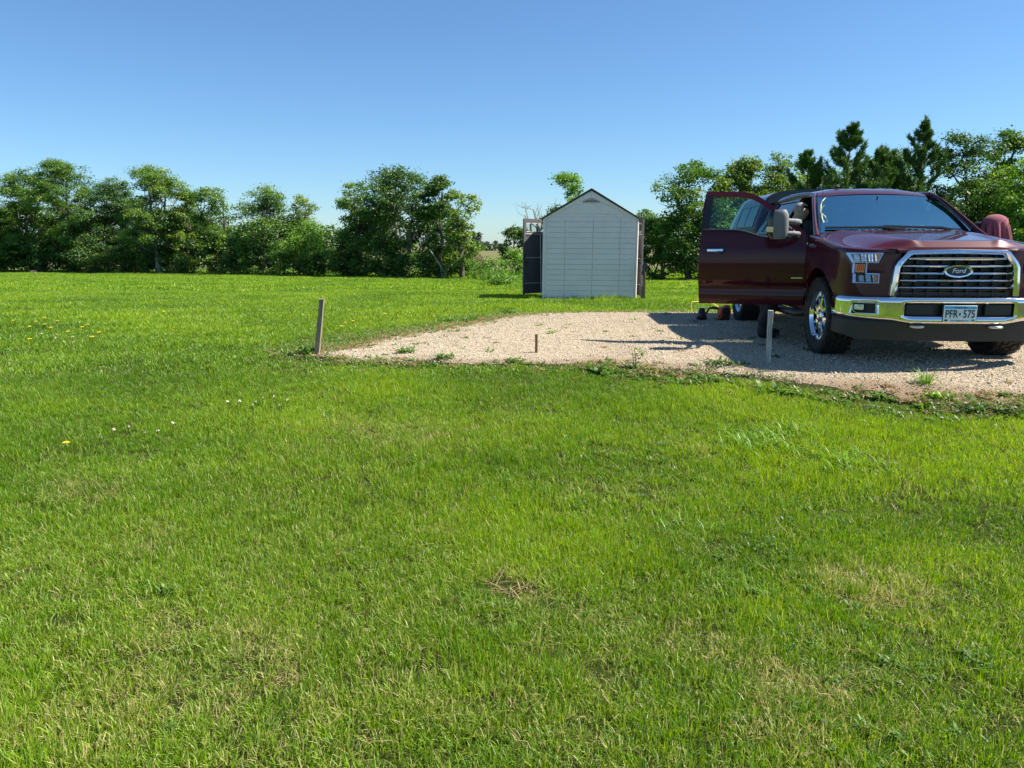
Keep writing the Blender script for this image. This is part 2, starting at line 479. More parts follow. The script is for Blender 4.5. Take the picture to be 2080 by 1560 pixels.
def lawn_mat():
    m, nt, b = nodes_of('lawn_soil')
    tc = N(nt, 'ShaderNodeTexCoord')
    n1 = N(nt, 'ShaderNodeTexNoise'); n1.inputs['Scale'].default_value = 0.5; n1.inputs['Detail'].default_value = 8; n1.inputs['Roughness'].default_value = 0.65
    n2 = N(nt, 'ShaderNodeTexNoise'); n2.inputs['Scale'].default_value = 22; n2.inputs['Detail'].default_value = 6; n2.inputs['Roughness'].default_value = 0.75
    for n in (n1, n2): nt.links.new(tc.outputs['Object'], n.inputs['Vector'])
    r1 = N(nt, 'ShaderNodeValToRGB'); e = r1.color_ramp.elements
    e[0].position = 0.3; e[0].color = (0.045, 0.125, 0.008, 1); e[1].position = 0.72; e[1].color = (0.110, 0.225, 0.018, 1)
    r2 = N(nt, 'ShaderNodeValToRGB'); e = r2.color_ramp.elements
    e[0].position = 0.3; e[0].color = (0.35, 0.35, 0.35, 1); e[1].position = 0.7; e[1].color = (1.25, 1.2, 1.0, 1)
    mx = N(nt, 'ShaderNodeMix', data_type='RGBA', blend_type='MULTIPLY'); mx.inputs['Factor'].default_value = 1
    nt.links.new(n1.outputs['Fac'], r1.inputs['Fac']); nt.links.new(n2.outputs['Fac'], r2.inputs['Fac'])
    nt.links.new(r1.outputs['Color'], mx.inputs['A']); nt.links.new(r2.outputs['Color'], mx.inputs['B'])
    # greenish-brown thatch and soil under the thick near turf
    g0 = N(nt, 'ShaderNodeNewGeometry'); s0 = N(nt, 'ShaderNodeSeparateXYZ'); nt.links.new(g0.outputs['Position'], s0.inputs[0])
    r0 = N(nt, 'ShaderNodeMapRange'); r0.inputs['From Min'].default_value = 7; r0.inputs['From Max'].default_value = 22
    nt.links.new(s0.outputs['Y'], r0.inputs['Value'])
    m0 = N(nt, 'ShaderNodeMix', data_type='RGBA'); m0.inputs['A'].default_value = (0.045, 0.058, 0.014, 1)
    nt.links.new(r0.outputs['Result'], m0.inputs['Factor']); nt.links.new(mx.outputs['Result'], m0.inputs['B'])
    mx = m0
    # ploughed field far off
    geo = N(nt, 'ShaderNodeNewGeometry'); sp = N(nt, 'ShaderNodeSeparateXYZ'); nt.links.new(geo.outputs['Position'], sp.inputs[0])
    mr = N(nt, 'ShaderNodeMapRange'); mr.inputs['From Min'].default_value = 78; mr.inputs['From Max'].default_value = 92
    nt.links.new(sp.outputs['Y'], mr.inputs['Value'])
    m2 = N(nt, 'ShaderNodeMix', data_type='RGBA'); m2.inputs['B'].default_value = (0.13, 0.13, 0.06, 1)
    nt.links.new(mr.outputs['Result'], m2.inputs['Factor']); nt.links.new(mx.outputs['Result'], m2.inputs['A'])
    nt.links.new(m2.outputs['Result'], b.inputs['Base Color'])
    b.inputs['Roughness'].default_value = 1.0; b.inputs['Specular IOR Level'].default_value = 0.1
    bp = N(nt, 'ShaderNodeBump'); bp.inputs['Strength'].default_value = 1.0; bp.inputs['Distance'].default_value = 0.05
    nt.links.new(n2.outputs['Fac'], bp.inputs['Height']); nt.links.new(bp.outputs['Normal'], b.inputs['Normal'])
    return m
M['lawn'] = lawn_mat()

def gravel_mat():
    m, nt, b = nodes_of('gravel')
    tc = N(nt, 'ShaderNodeTexCoord')
    vo = N(nt, 'ShaderNodeTexVoronoi'); vo.inputs['Scale'].default_value = 85
    n1 = N(nt, 'ShaderNodeTexNoise'); n1.inputs['Scale'].default_value = 0.9; n1.inputs['Detail'].default_value = 7; n1.inputs['Roughness'].default_value = 0.65
    for n in (vo, n1): nt.links.new(tc.outputs['Object'], n.inputs['Vector'])
    sp = N(nt, 'ShaderNodeSeparateColor'); nt.links.new(vo.outputs['Color'], sp.inputs[0])
    r = N(nt, 'ShaderNodeValToRGB'); e = r.color_ramp.elements
    e[0].position = 0; e[0].color = (0.20, 0.145, 0.09, 1); e[1].position = 1; e[1].color = (0.55, 0.475, 0.355, 1)
    k = e.new(0.5); k.color = (0.405, 0.335, 0.24, 1)
    nt.links.new(sp.outputs[0], r.inputs['Fac'])
    r1 = N(nt, 'ShaderNodeValToRGB'); e = r1.color_ramp.elements
    e[0].position = 0.56; e[0].color = (0, 0, 0, 1); e[1].position = 0.75; e[1].color = (1, 1, 1, 1)
    nt.links.new(n1.outputs['Fac'], r1.inputs['Fac'])
    mx = N(nt, 'ShaderNodeMix', data_type='RGBA'); mx.inputs['B'].default_value = (0.30, 0.20, 0.12, 1)
    sc = N(nt, 'ShaderNodeMath', operation='MULTIPLY'); sc.inputs[1].default_value = 0.55
    nt.links.new(r1.outputs['Color'], sc.inputs[0]); nt.links.new(sc.outputs[0], mx.inputs['Factor']); nt.links.new(r.outputs['Color'], mx.inputs['A'])
    da = N(nt, 'ShaderNodeAttribute', attribute_name='dirt')
    dm = N(nt, 'ShaderNodeMix', data_type='RGBA'); dm.inputs['B'].default_value = (0.20, 0.135, 0.08, 1)
    nt.links.new(da.outputs['Fac'], dm.inputs['Factor']); nt.links.new(mx.outputs['Result'], dm.inputs['A'])
    nt.links.new(dm.outputs['Result'], b.inputs['Base Color'])
    b.inputs['Roughness'].default_value = 0.95
    bp = N(nt, 'ShaderNodeBump'); bp.inputs['Strength'].default_value = 0.9; bp.inputs['Distance'].default_value = 0.012; bp.invert = True
    nt.links.new(vo.outputs['Distance'], bp.inputs['Height']); nt.links.new(bp.outputs['Normal'], b.inputs['Normal'])
    return m
M['gravel'] = gravel_mat()

def stone_mat():
    m, nt, b = nodes_of('gravel_stone')
    a = N(nt, 'ShaderNodeAttribute', attribute_name='tint', attribute_type='INSTANCER')
    r = N(nt, 'ShaderNodeValToRGB'); e = r.color_ramp.elements
    e[0].position = 0; e[0].color = (0.19, 0.135, 0.088, 1); e[1].position = 1; e[1].color = (0.58, 0.515, 0.40, 1)
    k = e.new(0.4); k.color = (0.43, 0.365, 0.265, 1)
    nt.links.new(a.outputs['Fac'], r.inputs['Fac']); nt.links.new(r.outputs['Color'], b.inputs['Base Color'])
    b.inputs['Roughness'].default_value = 0.9
    return m
M['stone'] = stone_mat()

def text_mesh(body, size, extrude, mat, shear=0.0, bold=0.0, name='lettering'):
    cu = bpy.data.curves.new(name, 'FONT')
    cu.body = body; cu.size = size; cu.extrude = extrude; cu.shear = shear; cu.offset = bold
    cu.align_x = 'CENTER'; cu.align_y = 'CENTER'
    cu.resolution_u = 3
    t = bpy.data.objects.new(name, cu); COL.objects.link(t)
    dg = bpy.context.evaluated_depsgraph_get()
    me = bpy.data.meshes.new_from_object(t.evaluated_get(dg))
    bpy.data.objects.remove(t); bpy.data.curves.remove(cu)
    me.name = name
    me.materials.clear(); me.materials.append(mat)
    return me

# ------------------------------------------------------------------ ground
def axis_pts(lims):
    out = []
    for a, b, st in lims:
        out += list(np.arange(a, b, st))
    out.append(lims[-1][1])
    return np.array(out)
gx = axis_pts([(-6000, -1000, 500), (-1000, -200, 100), (-200, -60, 20), (-60, -16, 2), (-16, -4, 0.4), (-4, 6, 0.16), (6, 16, 0.4), (16, 60, 2), (60, 200, 20), (200, 1000, 100), (1000, 6000, 500)])
gy = axis_pts([(-40, -4, 4), (-4, 1, 0.5), (1, 15.5, 0.16), (15.5, 30, 0.5), (30, 100, 2), (100, 300, 20), (300, 1000, 100), (1000, 8000, 500)])
GX, GY = np.meshgrid(gx, gy)
GZ = ground_z(GX, GY)
nx_, ny_ = len(gx), len(gy)
me = bpy.data.meshes.new('lawn_ground')
vv = np.stack([GX.ravel(), GY.ravel(), GZ.ravel()], 1)
ii = (np.arange(ny_ - 1)[:, None] * nx_ + np.arange(nx_ - 1)[None, :]).ravel()
ff = np.stack([ii, ii + 1, ii + 1 + nx_, ii + nx_], 1)
me.from_pydata(vv.tolist(), [], ff.tolist())
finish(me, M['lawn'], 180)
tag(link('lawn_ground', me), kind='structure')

def dirt_at(x, y):
    """bare soil and packed fines: along the rim and in loose patches"""
    d = pad_dist(x, y); nz = vnoise(np.asarray(x) * 1.3 + 5, np.asarray(y) * 1.9, 81)
    r_ = np.exp(-(d / 0.28) ** 2) * np.clip(nz * 1.8 - 0.1, 0.15, 1)
    r_ = r_ + np.exp(-((d - 0.2) / 0.35) ** 2) * ((np.asarray(x) > 0.7) & (np.asarray(y) < 9)) * np.clip(nz * 2.4 - 0.7, 0, 1)
    r_ = r_ + 0.35 * np.clip(vnoise(np.asarray(x) * 2.4, np.asarray(y) * 1.2, 82) * 3 - 2.0, 0, 1)
    return np.clip(r_, 0, 0.9)
# gravel sheet: edge points with an uneven outline plus an inner grid
edge = []
npd = len(PAD)
for i in range(npd):
    a, b = np.array(PAD[i]), np.array(PAD[(i + 1) % npd])
    L = np.linalg.norm(b - a); k = max(1, int(L / 0.12))
    nrm = np.array([-(b - a)[1], (b - a)[0]]) / max(L, 1e-6)
    for j in range(k):
        q = a + (b - a) * j / k
        w = (vnoise(q[0] * 2.3, q[1] * 2.3, 21) - 0.5) * 0.30 + (vnoise(q[0] * 7, q[1] * 7, 22) - 0.5) * 0.14
        edge.append(tuple(q + nrm * float(w)))
inner = []
for x in np.arange(-2.4, 14, 0.22):
    for y in np.arange(5.2, 14.6, 0.22):
        inner.append((x, y))
ia = np.array(inner)
keep = pad_dist(ia[:, 0], ia[:, 1]) > 0.28
inner = [tuple(p) for p in ia[keep]]
pts2 = [Vector(p) for p in edge + inner]
res = delaunay_2d_cdt(pts2, [], [list(range(len(edge)))], 1, 1e-5)
pv = np.array([(v.x, v.y) for v in res[0]])
pz = ground_z(pv[:, 0], pv[:, 1]) + 0.016
pz[:len(edge)] -= 0.034      # the rim dives under the turf
me = bpy.data.meshes.new('gravel_drive')
me.from_pydata([(a[0], a[1], z) for a, z in zip(pv, pz)], [], [tuple(t) for t in res[2]])
finish(me, M['gravel'], 180)
a_ = me.attributes.new('dirt', 'FLOAT', 'POINT'); a_.data.foreach_set('value', dirt_at(pv[:, 0], pv[:, 1]).astype(np.float32))
bm = bmesh.new(); bm.from_mesh(me); bmesh.ops.recalc_face_normals(bm, faces=bm.faces)
if sum(f.normal.z for f in bm.faces) < 0: bmesh.ops.reverse_faces(bm, faces=bm.faces)
bm.to_mesh(me); bm.free()
tag(link('gravel_drive', me), kind='structure')
# ------------------------------------------------------------------ pickup truck
YAW = R(3.5)
truck = empty('pickup_truck', (4.26, 8.24, 0.012), -YAW)
tag(truck, 'maroon pickup truck with chrome grille and camper top, front side door swung open', 'truck')

def lin(x, xs, ys):
    return float(np.interp(x, xs, ys))
def fr(a, b, n):
    return [a + (b - a) * i / (n - 1) for i in range(n)]
def slab(mb, fo, fi, us, vs):
    """closed slab between an outer and an inner surface"""
    nu, nv = len(us), len(vs)
    Pts = [fo(u, v) for v in vs for u in us] + [fi(u, v) for v in vs for u in us]
    K = nu * nv; fs = []
    for j in range(nv - 1):
        for i in range(nu - 1):
            a = j * nu + i
            fs.append((a, a + 1, a + 1 + nu, a + nu))
            fs.append((K + a + nu, K + a + nu + 1, K + a + 1, K + a))
    for i in range(nu - 1):
        fs.append((i + 1, i, K + i, K + i + 1))
        a = (nv - 1) * nu + i
        fs.append((a, a + 1, K + a + 1, K + a))
    for j in range(nv - 1):
        a = j * nu
        fs.append((a, a + nu, K + a + nu, K + a))
        a = j * nu + nu - 1
        fs.append((a + nu, a, K + a, K + a + nu))
    mb.add(Pts, fs)

HZ = [0.40, 0.47, 0.50, 0.56, 0.60, 0.66, 0.70, 0.735, 0.76, 0.85, 0.95, 1.05, 1.12, 1.16, 1.20, 1.27, 1.33]
HX = [0.925, 0.940, 0.950, 0.962, 0.957, 0.952, 0.958, 0.985, 0.990, 0.996, 0.998, 0.996, 0.990, 0.978, 0.973, 0.962, 0.945]
def half(z):
    return lin(z, HZ, HX)

# plan curve of wing and nose (x, y) for the side with x > 0
PLAN = [(0.985, 0.555), (0.992, 0.3), (0.998, 0.0), (0.998, -0.25), (0.993, -0.40), (0.980, -0.50), (0.957, -0.585), (0.918, -0.655), (0.865, -0.705), (0.80, -0.74), (0.73, -0.765), (0.66, -0.785), (0.58, -0.80), (0.50, -0.805)]
def dens(pl, st):
    out = []
    for (a, b) in zip(pl[:-1], pl[1:]):
        L = math.hypot(b[0] - a[0], b[1] - a[1]); k = max(1, int(L / st))
        for j in range(k):
            out.append((a[0] + (b[0] - a[0]) * j / k, a[1] + (b[1] - a[1]) * j / k))
    return out + [pl[-1]]
PLD = dens(PLAN, 0.032)
_px = [p[0] for p in PLAN][::-1]; _py = [p[1] for p in PLAN][::-1]
def nose_y(x):
    x = abs(x)
    xs = [p for p, q in zip(_px, _py) if q < -0.2]; ys = [q for q in _py if q < -0.2]
    return float(np.interp(x, xs, ys))
def z_top(y):
    return lin(y, [-0.82, -0.7, -0.5, 0.0, 0.56], [1.092, 1.096, 1.115, 1.180, 1.245])
ARC_Z, ARC_R = 0.405, 0.505
def z_bot(x, y):
    if abs(y) < ARC_R:
        return max(ARC_Z + math.sqrt(ARC_R ** 2 - y * y), 0.46 if y > 0 else 0.60)
    return 0.46 if y > 0 else 0.60

def make_fender(sg):
    mb = MB()
    n = len(PLD); rows = [0, 0.08, 0.2, 0.35, 0.5, 0.62, 0.74, 0.84, 0.92, 1.0]
    nrm = []
    for i in range(n):
        a = PLD[max(i - 1, 0)]; b = PLD[min(i + 1, n - 1)]
        t = Vector((b[0] - a[0], b[1] - a[1])).normalized()
        nrm.append(Vector((-t.y, t.x)) if (-t.y) < 0 else Vector((t.y, -t.x)))
    for i in range(n):
        if nrm[i].x > 0 or nrm[i].y < -0.2: nrm[i] = -nrm[i]
    P = []
    extra = [(0.010, 0.012), (0.035, 0.022), (0.075, 0.024)]
    for i, (x, y) in enumerate(PLD):
        zb, zt = z_bot(x, y), z_top(y)
        w = min(1.0, max(0.0, (y + 0.6) / 0.3))       # side profile fades out round the corner
        col = []
        for r_ in rows:
            z = zb + (zt - zb) * r_
            dx = (0.998 - half(z)) * w
            # flare over the wheel
            dist = math.hypot(y, z - ARC_Z) - ARC_R
            fl = 0.022 * max(0, 1 - dist / 0.10) if (dist < 0.10 and z > 0.5) else 0
            col.append((x - dx + fl, y + (1 - w) * 0.02 * (z - 0.9), z))
        for o, h_ in extra:
            q = nrm[i] * o
            z = zt
            dx = (0.998 - half(z)) * w
            col.append((x - dx + q.x, y + q.y, zt + h_))
        P.append(col)
    m = len(P[0])
    vs = [(sg * p[0], p[1], p[2]) for c in P for p in c]
    fs = [(i * m + j, (i + 1) * m + j, (i + 1) * m + j + 1, i * m + j + 1) for i in range(n - 1) for j in range(m - 1)]
    # inner return of the wheel opening
    k = len(vs)
    idx = [i for i, (x, y) in enumerate(PLD) if abs(y) < ARC_R + 0.03]
    for i in idx:
        p = P[i][0]; vs.append((sg * (p[0] - 0.09), p[1], p[2] - 0.002))
    for a in range(len(idx) - 1):
        fs.append((idx[a] * m, idx[a + 1] * m, k + a + 1, k + a))
    mb.add(vs, fs)
    o = mb.build('fender', M['paint'], truck, smooth=38)
    # dark liner
    w = MB()
    w.grid(lambda u, v: (sg * (0.62 + 0.33 * v), math.sin(u) * 0.52, 0.40 + math.cos(u) * 0.52), fr(-1.75, 1.75, 20), [0, 1])
    w.grid(lambda u, v: (sg * 0.62, math.sin(u) * 0.52 * v, 0.40 + math.cos(u) * 0.52 * v), fr(-1.75, 1.75, 20), [0, 1])
    w.build('wheel_well', M['black'], o, smooth=40, fix=False)
    return o
fenders = {sg: make_fender(sg) for sg in (-1, 1)}

# hood
def hood_w(y):
    return lin(y, [-0.85, -0.80, -0.765, -0.74, -0.705, -0.655, -0.585, -0.5, -0.3, 0.0, 0.3, 0.52], [0.56, 0.62, 0.68, 0.735, 0.80, 0.86, 0.895, 0.912, 0.922, 0.920, 0.905, 0.890]) - 0.02
def hood_z(x, y):
    w = hood_w(y); a = abs(x)
    e = z_top(y) + 0.022
    c = lin(y, [-0.85, -0.838, -0.77, -0.72, -0.60, -0.2, 0.52], [1.100, 1.128, 1.186, 1.195, 1.208, 1.250, 1.312])
    xr = lin(y, [-0.85, -0.7, 0.52], [0.36, 0.43, 0.60])
    br = lin(y, [-0.85, -0.77, -0.4, 0.52], [0.0, 0.012, 0.018, 0.008])
    xr = min(xr, w * 0.8)
    if a < xr - 0.06: z = c
    elif a < xr: z = c + br * (a - xr + 0.06) / 0.06
    else:
        t = (a - xr) / max(w - xr, 1e-4)
        z = c + br + (min(e, c + br) - c - br) * (0.35 * t + 0.65 * t * t * (3 - 2 * t))
    return z
mb = MB()
hu = fr(-1, 1, 81)
hv = [-0.85, -0.838, -0.82, -0.80, -0.785, -0.77, -0.75, -0.72, -0.69, -0.64, -0.58, -0.5, -0.4, -0.28, -0.15, 0, 0.15, 0.3, 0.42, 0.52]
def hood_f(u, v):
    x = u * hood_w(v)
    return (x, v + 0.015 * u * u * (1 if v < -0.7 else 0), hood_z(x, v))
slab(mb, hood_f, lambda u, v: (lambda p: (p[0] * 0.995, p[1], p[2] - 0.022))(hood_f(u, v)), hu, hv)
hood = mb.build('hood', M['paint'], truck, smooth=14)

# black tray behind the hood, wipers
mb = MB()
mb.grid(lambda u, v: (u, 0.50 + 0.12 * v + 0.05 * u * u, 1.286 + 0.022 * v - 0.03 * u * u), fr(-0.86, 0.86, 16), [0, 0.5, 1])
cowl = mb.build('cowl', M['black'], truck, smooth=60, thick=0.02)
for k in range(13):
    x = -0.42 + k * 0.072
    MB().box((x, 0.545 + 0.04 * x * x, 1.318 - 0.03 * x * x), (0.034, 0.035, 0.012)).build('cowl_vent', M['grey_plastic'], cowl, bevel=0.003)

# windshield
def ws(u, v, off=0.0):
    x = u * (0.872 + (0.684 - 0.872) * v)
    y = (0.555 + 0.085 * u * u) * (1 - v) + (1.285 + 0.065 * u * u) * v
    z = (1.305 - 0.02 * u * u) * (1 - v) + (1.755 - 0.035 * u * u) * v
    b = math.sin(math.pi * v) * 0.022
    return (x, y - b * 0.5 + off * 0.5, z + b * 0.85 - off * 0.85)
mb = MB(); mb.grid(lambda u, v: ws(u, v), fr(-1, 1, 17), fr(0, 1, 9))
windshield = mb.build('windshield', M['windshield'], truck, smooth=180)
mb = MB()
mb.grid(lambda u, v: ws(u, v, 0.006), fr(-1, 1, 17), [0, 0.10])
mb.grid(lambda u, v: ws(u, v, 0.006), fr(-1, 1, 17), [0.95, 1])
for s_ in (-1, 1):
    mb.grid(lambda u, v: ws(s_ * u, v, 0.006), [0.94, 1], fr(0.07, 0.95, 8))
mb.grid(lambda u, v: ws(u, v, 0.006), fr(-0.16, 0.16, 5), [0.90, 0.95])
mb.build('glass_border', M['gloss_black'], windshield, smooth=60)
for (x0, x1) in ((-0.70, 0.08), (-0.12, 0.66)):
    mb = MB()
    pts = []
    for i in range(8):
        t = i / 7
        u = (x0 + (x1 - x0) * t) / 0.80
        p = ws(u, 0.075 - 0.05 * t, -0.02)
        pts.append(p)
    mb.tube(pts, [0.012] * 7 + [0.014], 6)
    mid = pts[2]
    e0 = ws((x1) / 0.8, -0.03, -0.02)
    mb.tube([pts[3], ((pts[3][0] + e0[0]) / 2, (pts[3][1] + e0[1]) / 2 - 0.02, (pts[3][2] + e0[2]) / 2 + 0.02), e0], [0.013, 0.016, 0.020], 6)
    mb.build('wiper', M['gloss_black'], truck, smooth=50)

# roof with rails and pillars
def roof_f(u, y):
    hw = lin(y, [1.27, 1.6, 2.4, 2.98], [0.635, 0.68, 0.70, 0.69])
    zc = lin(y, [1.27, 1.34, 1.45, 1.65, 1.9, 2.3, 2.75, 2.98], [1.756, 1.784, 1.815, 1.842, 1.856, 1.857, 1.837, 1.80])
    a = abs(u)
    return (u * hw, y + (0.065 * u * u if y < 1.5 else 0), zc - (0.03 + 0.015 * float(smooth01((y - 1.27) / 0.5))) * u * u - 0.035 * float(smooth01((y - 1.27) / 0.5)) * a ** 6 + (0.006 if 0.25 < a < 0.62 else 0) * float(smooth01((y - 1.4) / 0.2)))
mb = MB()
slab(mb, roof_f, lambda u, y: (lambda p: (p[0] * 0.99, p[1], p[2] - 0.03))(roof_f(u, y)), fr(-1, 1, 25), [1.27, 1.30, 1.34, 1.4, 1.48, 1.58, 1.7, 1.85, 2.0, 2.2, 2.4, 2.6, 2.8, 2.92, 2.98])
roof = mb.build('roof', M['paint'], truck, smooth=35)
mb = MB()
mb.grid(lambda u, y: (lambda p: (p[0] * 0.96, p[1] + 0.02, p[2] - 0.045))(roof_f(u, y)), fr(-1, 1, 9), [1.30, 1.5, 1.8, 2.2, 2.6, 2.95])
mb.build('headliner', M['headliner'], roof, smooth=60)
mb = MB()
mb.box((-0.30, 1.72, 1.866), (0.05, 0.10, 0.022)); mb.box((-0.30, 1.74, 1.882), (0.03, 0.06, 0.018))
mb.build('roof_antenna', M['black'], roof, bevel=0.008)
for sg in (-1, 1):
    mb = MB()
    pts = [(0.905, 0.44, 1.225), (0.882, 0.56, 1.292), (0.845, 0.74, 1.408), (0.795, 0.96, 1.545), (0.738, 1.18, 1.672), (0.690, 1.33, 1.738), (0.685, 1.48, 1.752), (0.700, 1.75, 1.762), (0.712, 2.2, 1.764), (0.71, 2.65, 1.748), (0.705, 2.93, 1.715)]
    mb.tube([(sg * a, b, c) for a, b, c in pts], [0.046, 0.038, 0.029, 0.027, 0.027, 0.030, 0.036, 0.040, 0.040, 0.040, 0.040], 10, flat=0.72, up=(0, 0, 1))
    mb.build('pillar', M['paint'], truck, smooth=60)
    mb = MB()
    p2 = [(0.835, 0.62, 1.318), (0.80, 0.77, 1.412), (0.752, 0.98, 1.55), (0.70, 1.19, 1.676), (0.655, 1.335, 1.758)]
    mb.tube([(sg * a, b - 0.012, c + 0.006) for a, b, c in p2], 0.009, 6)
    mb.build('glass_trim', M['gloss_black'], windshield, smooth=60)

# cab side: rear door area and pillar; the far side keeps its closed front door
def cabside(sg, y0, y1, name, par):
    mb = MB()
    zs = HZ
    slab(mb, lambda y, z: (sg * half(z), y, z), lambda y, z: (sg * (half(z) - 0.07), y, z), fr(y0, y1, 8), zs)
    return mb.build(name, M['paint'], par, smooth=30)
def lean(z):
    return 0.945 - (z - 1.33) * 0.50 - max(0, z - 1.55) * 0.12
def upper(sg, y0, y1, name, par, y0t=None, y1t=None, mat='paint', z0=1.33, z1=1.755, th=0.05, out=0.0, n=6):
    y0t = y0 if y0t is None else y0t; y1t = y1 if y1t is None else y1t
    mb = MB()
    f = lambda u, z: (sg * (lean(z) + out), (y0 + (y0t - y0) * (z - z0) / (z1 - z0)) * (1 - u) + (y1 + (y1t - y1) * (z - z0) / (z1 - z0)) * u, z)
    slab(mb, f, lambda u, z: (lambda p: (p[0] - sg * th, p[1], p[2]))(f(u, z)), fr(0, 1, 3), fr(z0, z1, n))
    return mb.build(name, M[mat], par, smooth=40)
rd = cabside(-1, 1.79, 2.95, 'rear_door', truck)
upper(-1, 1.74, 1.83, 'door_pillar', rd, 1.70, 1.80, mat='gloss_black')
upper(-1, 2.72, 2.95, 'rear_pillar', rd, 2.60, 2.90)
upper(-1, 1.83, 2.72, 'rear_window', rd, 1.80, 2.60, mat='dark_glass', z0=1.335, z1=1.70, th=0.006, out=-0.012)
upper(-1, 1.80, 2.74, 'window_frame', rd, 1.80, 2.64, z0=1.70, z1=1.758, n=2)
mb = MB(); mb.box((-1.005, 2.72, 1.10), (0.03, 0.16, 0.028)); mb.build('handle', M['chrome'], rd, bevel=0.008)
fd2 = cabside(1, 0.56, 1.77, 'front_door', truck)
rd2 = cabside(1, 1.78, 2.95, 'rear_door', truck)
upper(1, 1.72, 1.84, 'door_pillar', rd2, 1.68, 1.80, mat='gloss_black')
upper(1, 2.72, 2.95, 'rear_pillar', rd2, 2.60, 2.90)
upper(1, 1.84, 2.72, 'rear_window', rd2, 1.80, 2.60, mat='dark_glass', z0=1.335, z1=1.72, th=0.006, out=-0.012)
upper(1, 0.72, 1.72, 'door_window', fd2, 1.25, 1.68, mat='glass', z0=1.335, z1=1.72, th=0.006, out=-0.012)
# cab back wall and floor, sill, frame
mb = MB(); mb.box((0, 2.93, 1.0), (1.80, 0.05, 0.70)); mb.build('cab_rear_wall', M['trim'], truck)
mb = MB(); mb.grid(lambda u, v: (u * (0.90 - 0.22 * v), 2.955, 1.36 + v * 0.40), [-1, 1], [0, 1]); mb.build('rear_glass', M['dark_glass'], truck)
mb = MB(); mb.box((0, 1.75, 0.60), (1.72, 2.40, 0.06)); mb.box((0, 0.54, 0.85), (1.66, 0.05, 0.52)); mb.build('cab_floor', M['trim'], truck)
for sg in (-1, 1):
    MB().box((sg * 0.90, 1.75, 0.49), (0.10, 2.40, 0.16)).build('sill', M['paint'], truck, bevel=0.015)
for sg in (-1, 1):
    mb = MB()
    mb.tube([(sg * 0.86, 0.62, 0.40), (sg * 0.97, 0.72, 0.375), (sg * 0.985, 1.2, 0.37), (sg * 0.985, 2.6, 0.37), (sg * 0.86, 2.9, 0.40)], 0.045, 10, flat=1.3)
    for y in (0.9, 1.7, 2.5):
        mb.box((sg * 0.90, y, 0.41), (0.16, 0.05, 0.03))
    mb.build('step_bar', M['black'], truck, smooth=50)
mb = MB()
for sg in (-1, 1):
    mb.box((sg * 0.42, 2.0, 0.50), (0.09, 5.6, 0.14))
for y in (0.25, 1.4, 2.6, 3.9, 4.6):
    mb.box((0, y, 0.50), (0.80, 0.10, 0.10))
mb.tube([(-0.8, 0, 0.40), (0.8, 0, 0.40)], 0.05, 10); mb.tube([(-0.8, 3.68, 0.40), (0.8, 3.68, 0.40)], 0.06, 10)
mb.lathe([(-0.14, 0.02), (-0.10, 0.13), (0.10, 0.13), (0.14, 0.02)], 14, 'x', (0, 3.68, 0.40))
mb.box((0, 0.2, 0.58), (0.78, 1.3, 0.30)); mb.box((0.1, 2.1, 0.48), (0.35, 1.4, 0.12))
mb.build('chassis', M['black'], truck)

# interior
def seat(x, y, par=truck, w=0.50):
    mb = MB()
    mb.box((x, y, 0.86), (w, 0.50, 0.17))
    rot = Matrix.Rotation(R(-14), 3, 'X')
    mb.box((x, y + 0.27, 1.17), (w, 0.14, 0.60), rot)
    o = mb.build('seat', M['cloth_grey'], par, bevel=0.05, seg=3)
    h = MB(); h.box((x, y + 0.345, 1.535), (w * 0.55, 0.10, 0.17), rot); h.build('headrest', M['cloth_grey'], o, bevel=0.035, seg=3)
    s2 = MB(); s2.box((x, y, 0.70), (w * 0.8, 0.42, 0.16)); s2.build('seat_base', M['black'], o)
seat(-0.42, 1.42); seat(0.42, 1.42); seat(-0.40, 2.45, w=0.62); seat(0.40, 2.45, w=0.62)
mb = MB()
mb.grid(lambda u, v: (u * 0.84, 0.60 + v * 0.36 + 0.05 * u * u * (1 - v), 1.275 - 0.02 * v - (0.24 if v > 0.95 else 0)), fr(-1, 1, 9), [0, 0.4, 0.8, 0.94, 1.0])
mb.box((0, 0.80, 1.02), (1.64, 0.28, 0.34)); mb.box((0, 1.2, 0.80), (0.26, 0.70, 0.34))
dash = mb.build('dashboard', M['trim'], truck, bevel=0.02)
mb = MB(); mb.box((-0.64, 0.70, 1.288), (0.17, 0.05, 0.010)); mb.build('parking_pass', M['plate_green'], dash)
mb = MB()
rotm = Matrix.Rotation(R(-62), 3, 'X')
ring = [Vector((0.42, 1.06, 1.20)) + rotm @ Vector((0.19 * math.cos(a), 0.19 * math.sin(a), 0)) for a in fr(0, 2 * math.pi, 25)]
mb.tube(ring, 0.016, 8, cap=False)
for a in (R(-90), R(10), R(170)):
    mb.tube([Vector((0.42, 1.06, 1.20)), Vector((0.42, 1.06, 1.20)) + rotm @ Vector((0.19 * math.cos(a), 0.19 * math.sin(a), 0))], 0.018, 6)
mb.tube([(0.42, 1.06, 1.20), (0.42, 0.86, 1.10)], 0.035, 8)
mb.build('steering_wheel', M['black'], truck, smooth=60)
mb = MB(); mb.box((0.33, 1.33, 1.715), (0.36, 0.09, 0.018), Matrix.Rotation(R(35), 3, 'X')); mb.build('sun_visor', M['cream'], truck, bevel=0.006)
mb = MB(); mb.box((0.0, 1.20, 1.66), (0.22, 0.03, 0.065)); mb.tube([(0, 1.19, 1.69), (0, 1.16, 1.72)], 0.01, 6); mb.build('rear_view_mirror', M['black'], truck, bevel=0.012)
mb = MB()
